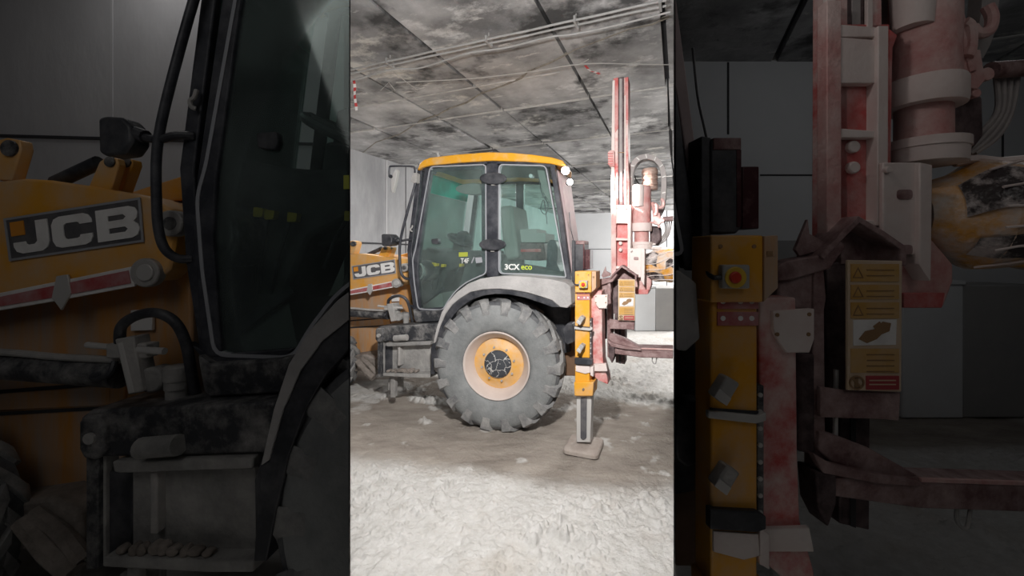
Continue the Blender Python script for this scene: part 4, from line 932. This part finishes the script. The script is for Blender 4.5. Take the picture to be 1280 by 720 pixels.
for y in ys:
    for x in xs:
        v = Vector((x, y, 0)); m = track_shade(x, y) if -5 < x < 6 and 1.5 < y < 12 else 0
        z = 0.0
        if 1.5 < y < 12.5 and -5 < x < 6:
            fine = noise.fractal(v * 9, .75, 2.1, 4) * .012
            wp = v + Vector((noise.noise(v * 11), noise.noise(v * 11 + Vector((9, 4, 1))), 0)) * .03
            v1 = noise.voronoi(wp * 9)[0]; v2 = noise.voronoi(wp * 19 + Vector((3, 7, 0)))[0]
            v3 = noise.voronoi(wp * 33 + Vector((1, 2, 4)))[0]
            lump = (1 - sstep(.16, .52, v1[0])) * .040 * sstep(-.25, .4, noise.noise(v * 2.7)) + (1 - sstep(.15, .5, v2[0])) * .027 * sstep(-.3, .3, noise.noise(v * 4.3 + Vector((8, 2, 5)))) + (1 - sstep(.15, .5, v3[0])) * .014 * sstep(-.3, .3, noise.noise(v * 6.3 + Vector((1, 2, 9))))
            wv = noise.noise(Vector((x * 1.3, y * 1.3, 7))) * .015
            patch = .45 + .9 * sstep(-.3, .35, noise.noise(Vector((x * 1.4, y * 1.4, 21))))
            white = fine + lump * patch + wv
            # bar prints of the tyres in the mud
            c_ = v.dot(RC); d_ = v.dot(RD)
            bar = math.sin(c_ * 21 + math.sin(d_ * 9) * 1.2) * .006 * sstep(3.5, 3.9, d_) * (1 - sstep(4.6, 5.0, d_)) * sstep(.0, .8, c_ + 1.2)
            mud = fine * .5 + wv * .6 + bar + max(0, noise.noise(v * 7)) * .012
            z = white * (1 - m) + (mud - .004) * m
        dw = math.hypot(x - wheelp.x, y - wheelp.y); z *= sstep(.12, .5, dw); fade = 1 - .8 * sstep(6.5, 11, y); z *= fade
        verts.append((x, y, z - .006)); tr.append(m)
nx = len(xs); faces = [(j * nx + i, j * nx + i + 1, (j + 1) * nx + i + 1, (j + 1) * nx + i) for j in range(len(ys) - 1) for i in range(nx - 1)]
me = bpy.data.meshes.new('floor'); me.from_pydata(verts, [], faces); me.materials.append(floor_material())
atr = me.attributes.new('track_shade', 'FLOAT', 'POINT'); atr.data.foreach_set('value', tr)
for f in me.polygons: f.use_smooth = True
fl = bpy.data.objects.new('floor', me); COL.objects.link(fl); tag(fl, kind='structure')

# raised slab of the left bay
mb = MB(); mb.loft([[Vector((-5.2, 1.16, z)), Vector((Q * 1.16 - .03, 1.16, z)), Vector((Q * LBY - .03, LBY, z)), Vector((-5.2, LBY, z))] for z in (.0, .25)])
struct('floor_slab', mb, M['slab'])

# ------------------------------------------------------------------ place the machines
build_loader(FC, 'backhoe_loader', 'whole yellow backhoe loader with big dusty rear wheel, in the bright middle bay')
build_rig(FC, 'drill_rig', 'dusty red drill rig with a full mast standing behind the cab in the bright bay')
build_loader(FL, 'backhoe_loader', 'yellow bonnet and black cab of the close backhoe loader in the dark left bay')
build_loader(FR, 'backhoe_loader', 'yellow stabiliser leg and tail light of the close loader in the dark right bay')
build_rig(FR, 'drill_rig', 'close dusty red drill rig with large warning sign in the dark right bay')

# ------------------------------------------------------------------ blocks
def block(name, label, px0, px1, px2, ytop, Y, depth, ysh=0):
    a = onY(px0, ytop, Y); b = onY(px1, ytop, Y); c = onY(px2, ytop, Y)
    loc = Vector(((a.x + c.x) / 2, Y, 0)); r = thing(name, label, 'block', loc)
    h = a.z
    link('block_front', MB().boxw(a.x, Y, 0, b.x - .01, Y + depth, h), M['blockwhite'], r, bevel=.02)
    link('block_side', MB().boxw(b.x - .009, Y + .02, 0, c.x, Y + depth, h), M['blockshade'], r, bevel=.02)
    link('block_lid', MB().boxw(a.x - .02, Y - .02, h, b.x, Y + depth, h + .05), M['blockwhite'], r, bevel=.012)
    return r
block('storage_block', 'white block with a painted shaded side on the floor beyond the drill rig in the bright bay', 794, 820, 850, 360, 10.1, 1.6)
block('storage_block', 'white block with a painted shaded side behind the warning sign in the dark right bay', 1128, 1206, 1300, 356, 4.72, .5)

# ------------------------------------------------------------------ conduits, wires, tape under the ceiling
def ceil_pt(px, py, z): Y = (z - CAMZ) * FPX / (HZ - py); return Vector(((px - 640) / FPX * Y, Y, z))
def clipx(q): return q.x - R_ * q.y < -.02
for k, (dd, r, lab) in enumerate(((4.115, .0125, 'thick pale conduit clipped under the ceiling, the one nearest the viewer'), (4.205, .0115, 'thinner pale conduit beside the thick one under the ceiling'))):
    pts = []
    for i in range(41):
        c_ = -4.4 + i * 4.405 / 40; s_ = .004 * math.sin(i * .9 + k) ; pts.append(rw(c_, dd + s_ * .6, 4.30 + s_))
    pts = [q for q in pts if clipx(q)]
    o = link('conduit', MB().tube(pts, r, 12), M['conduit']); tag(o, lab, 'conduit', 'conduits under the ceiling')
sag = [ceil_pt(x, y, 4.21) for x, y in ((432, 101), (450, 98), (489, 87), (522, 85.5), (555, 76), (588, 66), (633, 59.5), (686, 46.5), (715, 43), (758, 34.5), (804, 23.5), (838, 15))]
o = link('cable', MB().tube([q for q in [Vector(v) for v in spline([tuple(q) for q in sag], 5)] if clipx(q)], .0095, 10), M['conduit']); tag(o, 'thin pale cable sagging below the ceiling conduits', 'cable')
for c_, lab in ((-3.35, 'small steel clamp on the conduits above the upper mirror'), (-1.98, 'small steel clamp on the conduits near the cab roof front'), (-.98, 'steel clamp on the conduits where a ceiling joint crosses'), (-.16, 'steel clamp on the conduits above the drill mast')):
    r = thing('pipe_clamp', lab, 'clamp', rw(c_, 4.16, 4.3), 'clamps on the ceiling conduits')
    mb = MB(); rbox(mb, c_ - .012, 4.082, 4.27, c_ + .012, 4.09, 4.335); rbox(mb, c_ - .012, 4.228, 4.27, c_ + .012, 4.236, 4.335); rbox(mb, c_ - .012, 4.082, 4.266, c_ + .012, 4.236, 4.274); rbox(mb, c_ - .012, 4.082, 4.33, c_ + .012, 4.236, 4.336)
    link('clamp_band', mb, M['conduit'], r)
    mb = MB(); rbox(mb, c_ - .006, 4.155, 4.36, c_ + .006, 4.167, 4.42); link('hanger_rod', mb, M['conduit'], r)
def wire(pts, r, lab): 
    o = link('wire', MB().tube(pts, r, 6), M['wire']); return tag(o, lab, 'wire', 'wires strung under the ceiling')
z = 4.26
A_ = [ceil_pt(495, 103, z), ceil_pt(585, 98.5, z), ceil_pt(660, 90, z), ceil_pt(727, 80, z), ceil_pt(790, 80, z), ceil_pt(839, 81, z)]
wire([Vector(v) for v in spline([tuple(q) for q in A_], 5)], .006, 'long thin wire strung across below the ceiling joints')
wire([ceil_pt(488, 87, 4.39), ceil_pt(522, 113, 4.36)], .005, 'short wire crossing the ceiling near the tape strip')
wire([ceil_pt(476, 113, 4.3), ceil_pt(486, 103, 4.34), ceil_pt(494, 113, 4.33)], .005, 'bent wire hook hanging over the front of the cab')
wire([ceil_pt(725, 80, 4.26), ceil_pt(736, 74, 4.27)], .006, 'wire end knotted with tape above the drill mast')
def tape(name, pts, w, lab):
    r = thing(name, lab, 'tape', pts[0]); n = len(pts) - 1; rr = []
    for i in range(n):
        a, b = pts[i], pts[i + 1]; s = Vector((w, .012 * math.sin(i * 1.3), .2 * w)); tw = Vector((0, .003, 0))
        mb = MB(); mb.loft([[a, a + s, a + s + tw, a + tw], [b, b + s, b + s + tw, b + tw]])
        link('tape_stripe', mb, M['tapew'] if i % 2 else M['taper'], r)
pts = []
for i in range(9):
    q = ceil_pt(440.8, 100, 4.27); pts.append(q + Vector((.004 * i + .004 * math.sin(i), 0, -.052 * i)))
tape('barrier_tape', pts, .032, 'red and white tape strip hanging at the left end of the conduits')
a = ceil_pt(730, 82, 4.26); b = ceil_pt(748, 95, 4.26)
tape('barrier_tape', [a.lerp(b, i / 5) + Vector((0, 0, -.02 * math.sin(i))) for i in range(6)], .03, 'red and white tape scrap tied on the wire near the drill mast')

# ------------------------------------------------------------------ lamps and unseen fill lights
def area(name, loc, target, size, power, col=(1, .97, .94), sy=None, spread=None):
    l = bpy.data.lights.new(name, 'AREA'); l.energy = power; l.color = col; l.size = size
    if sy: l.shape = 'RECTANGLE'; l.size_y = sy
    if spread: l.spread = spread
    o = bpy.data.objects.new(name, l); COL.objects.link(o); o.location = loc
    o.rotation_euler = (Vector(target) - Vector(loc)).to_track_quat('-Z', 'Y').to_euler(); return o
area('unseen_key_light', (-.08, 1.32, 2.88), (-.1, 4.4, 1.1), .16, 155, sy=.14)  # unseen key light, hung low near the camera
area('hall_fill_light', (5.6, 11, 4.1), (3, 12, 0), 2.0, 430)  # unseen fill lights, added to brighten the hall's floor and walls
area('hall_fill_light', (-3.1, 7.2, 4.2), (-2.5, 6.8, 0), 1.0, 115)
area('hall_fill_light', (11.5, 19, 4.1), (9, 22, 1.5), 3.0, 1700)
area('hall_fill_light', (3.6, 8.0, 4.1), (2.2, 8, 0), 1.0, 100)
area('bay_fill_light', (-1.6, -.3, 3.5), (-1.6, 2.4, 1.7), 1.4, 4.2)  # added lights without a visible source, for the dim side bays
area('bay_fill_light', (-2.6, 2.75, 4.3), (-2.5, 3.1, 2.4), .8, 3)
area('bay_fill_light', (1.9, -.2, 3.8), (2.4, 3.6, 1.6), 1.6, 3.6)
pl_ = bpy.data.lights.new('bay_fill_light', 'POINT'); pl_.energy = 7; pl_.shadow_soft_size = .12; po_ = bpy.data.objects.new('bay_fill_light', pl_); COL.objects.link(po_); po_.location = (3.7, 2.9, 3.85)  # unseen fill added for the right bay's ceiling, wall and floor
def spot(name, loc, target, power, ang, col):
    l = bpy.data.lights.new(name, 'SPOT'); l.energy = power; l.spot_size = math.radians(ang); l.spot_blend = .6; l.shadow_soft_size = .05; l.color = col
    o = bpy.data.objects.new(name, l); COL.objects.link(o); o.location = loc; o.rotation_euler = (Vector(target) - Vector(loc)).to_track_quat('-Z', 'Y').to_euler()
spot('work_light', FC.pt(722, 217, .2), FC.pt(788, 246, .45), 300, 52, (1, .9, .87))
spot('work_light', FR.pt(722, 214, -.1), FR.pt(795, 285, .45), 3.2, 80, (1, .9, .87))

w = bpy.data.worlds.new('World'); scn.world = w; w.use_nodes = True
w.node_tree.nodes['Background'].inputs[0].default_value = (.5, .5, .52, 1); w.node_tree.nodes['Background'].inputs[1].default_value = .02

cam = bpy.data.cameras.new('Camera'); co = bpy.data.objects.new('Camera', cam); COL.objects.link(co)
co.location = (0, 0, CAMZ); co.rotation_euler = (math.radians(90), 0, 0)
cam.sensor_width = 36; cam.lens = FPX / 1280 * 36; cam.shift_y = (HZ - 360) / 1280; cam.clip_start = .05
scn.camera = co
scn.view_settings.view_transform = 'Standard'; scn.view_settings.look = 'None'; scn.view_settings.exposure = 0; scn.view_settings.gamma = 1
scn.view_settings.use_curve_mapping = False
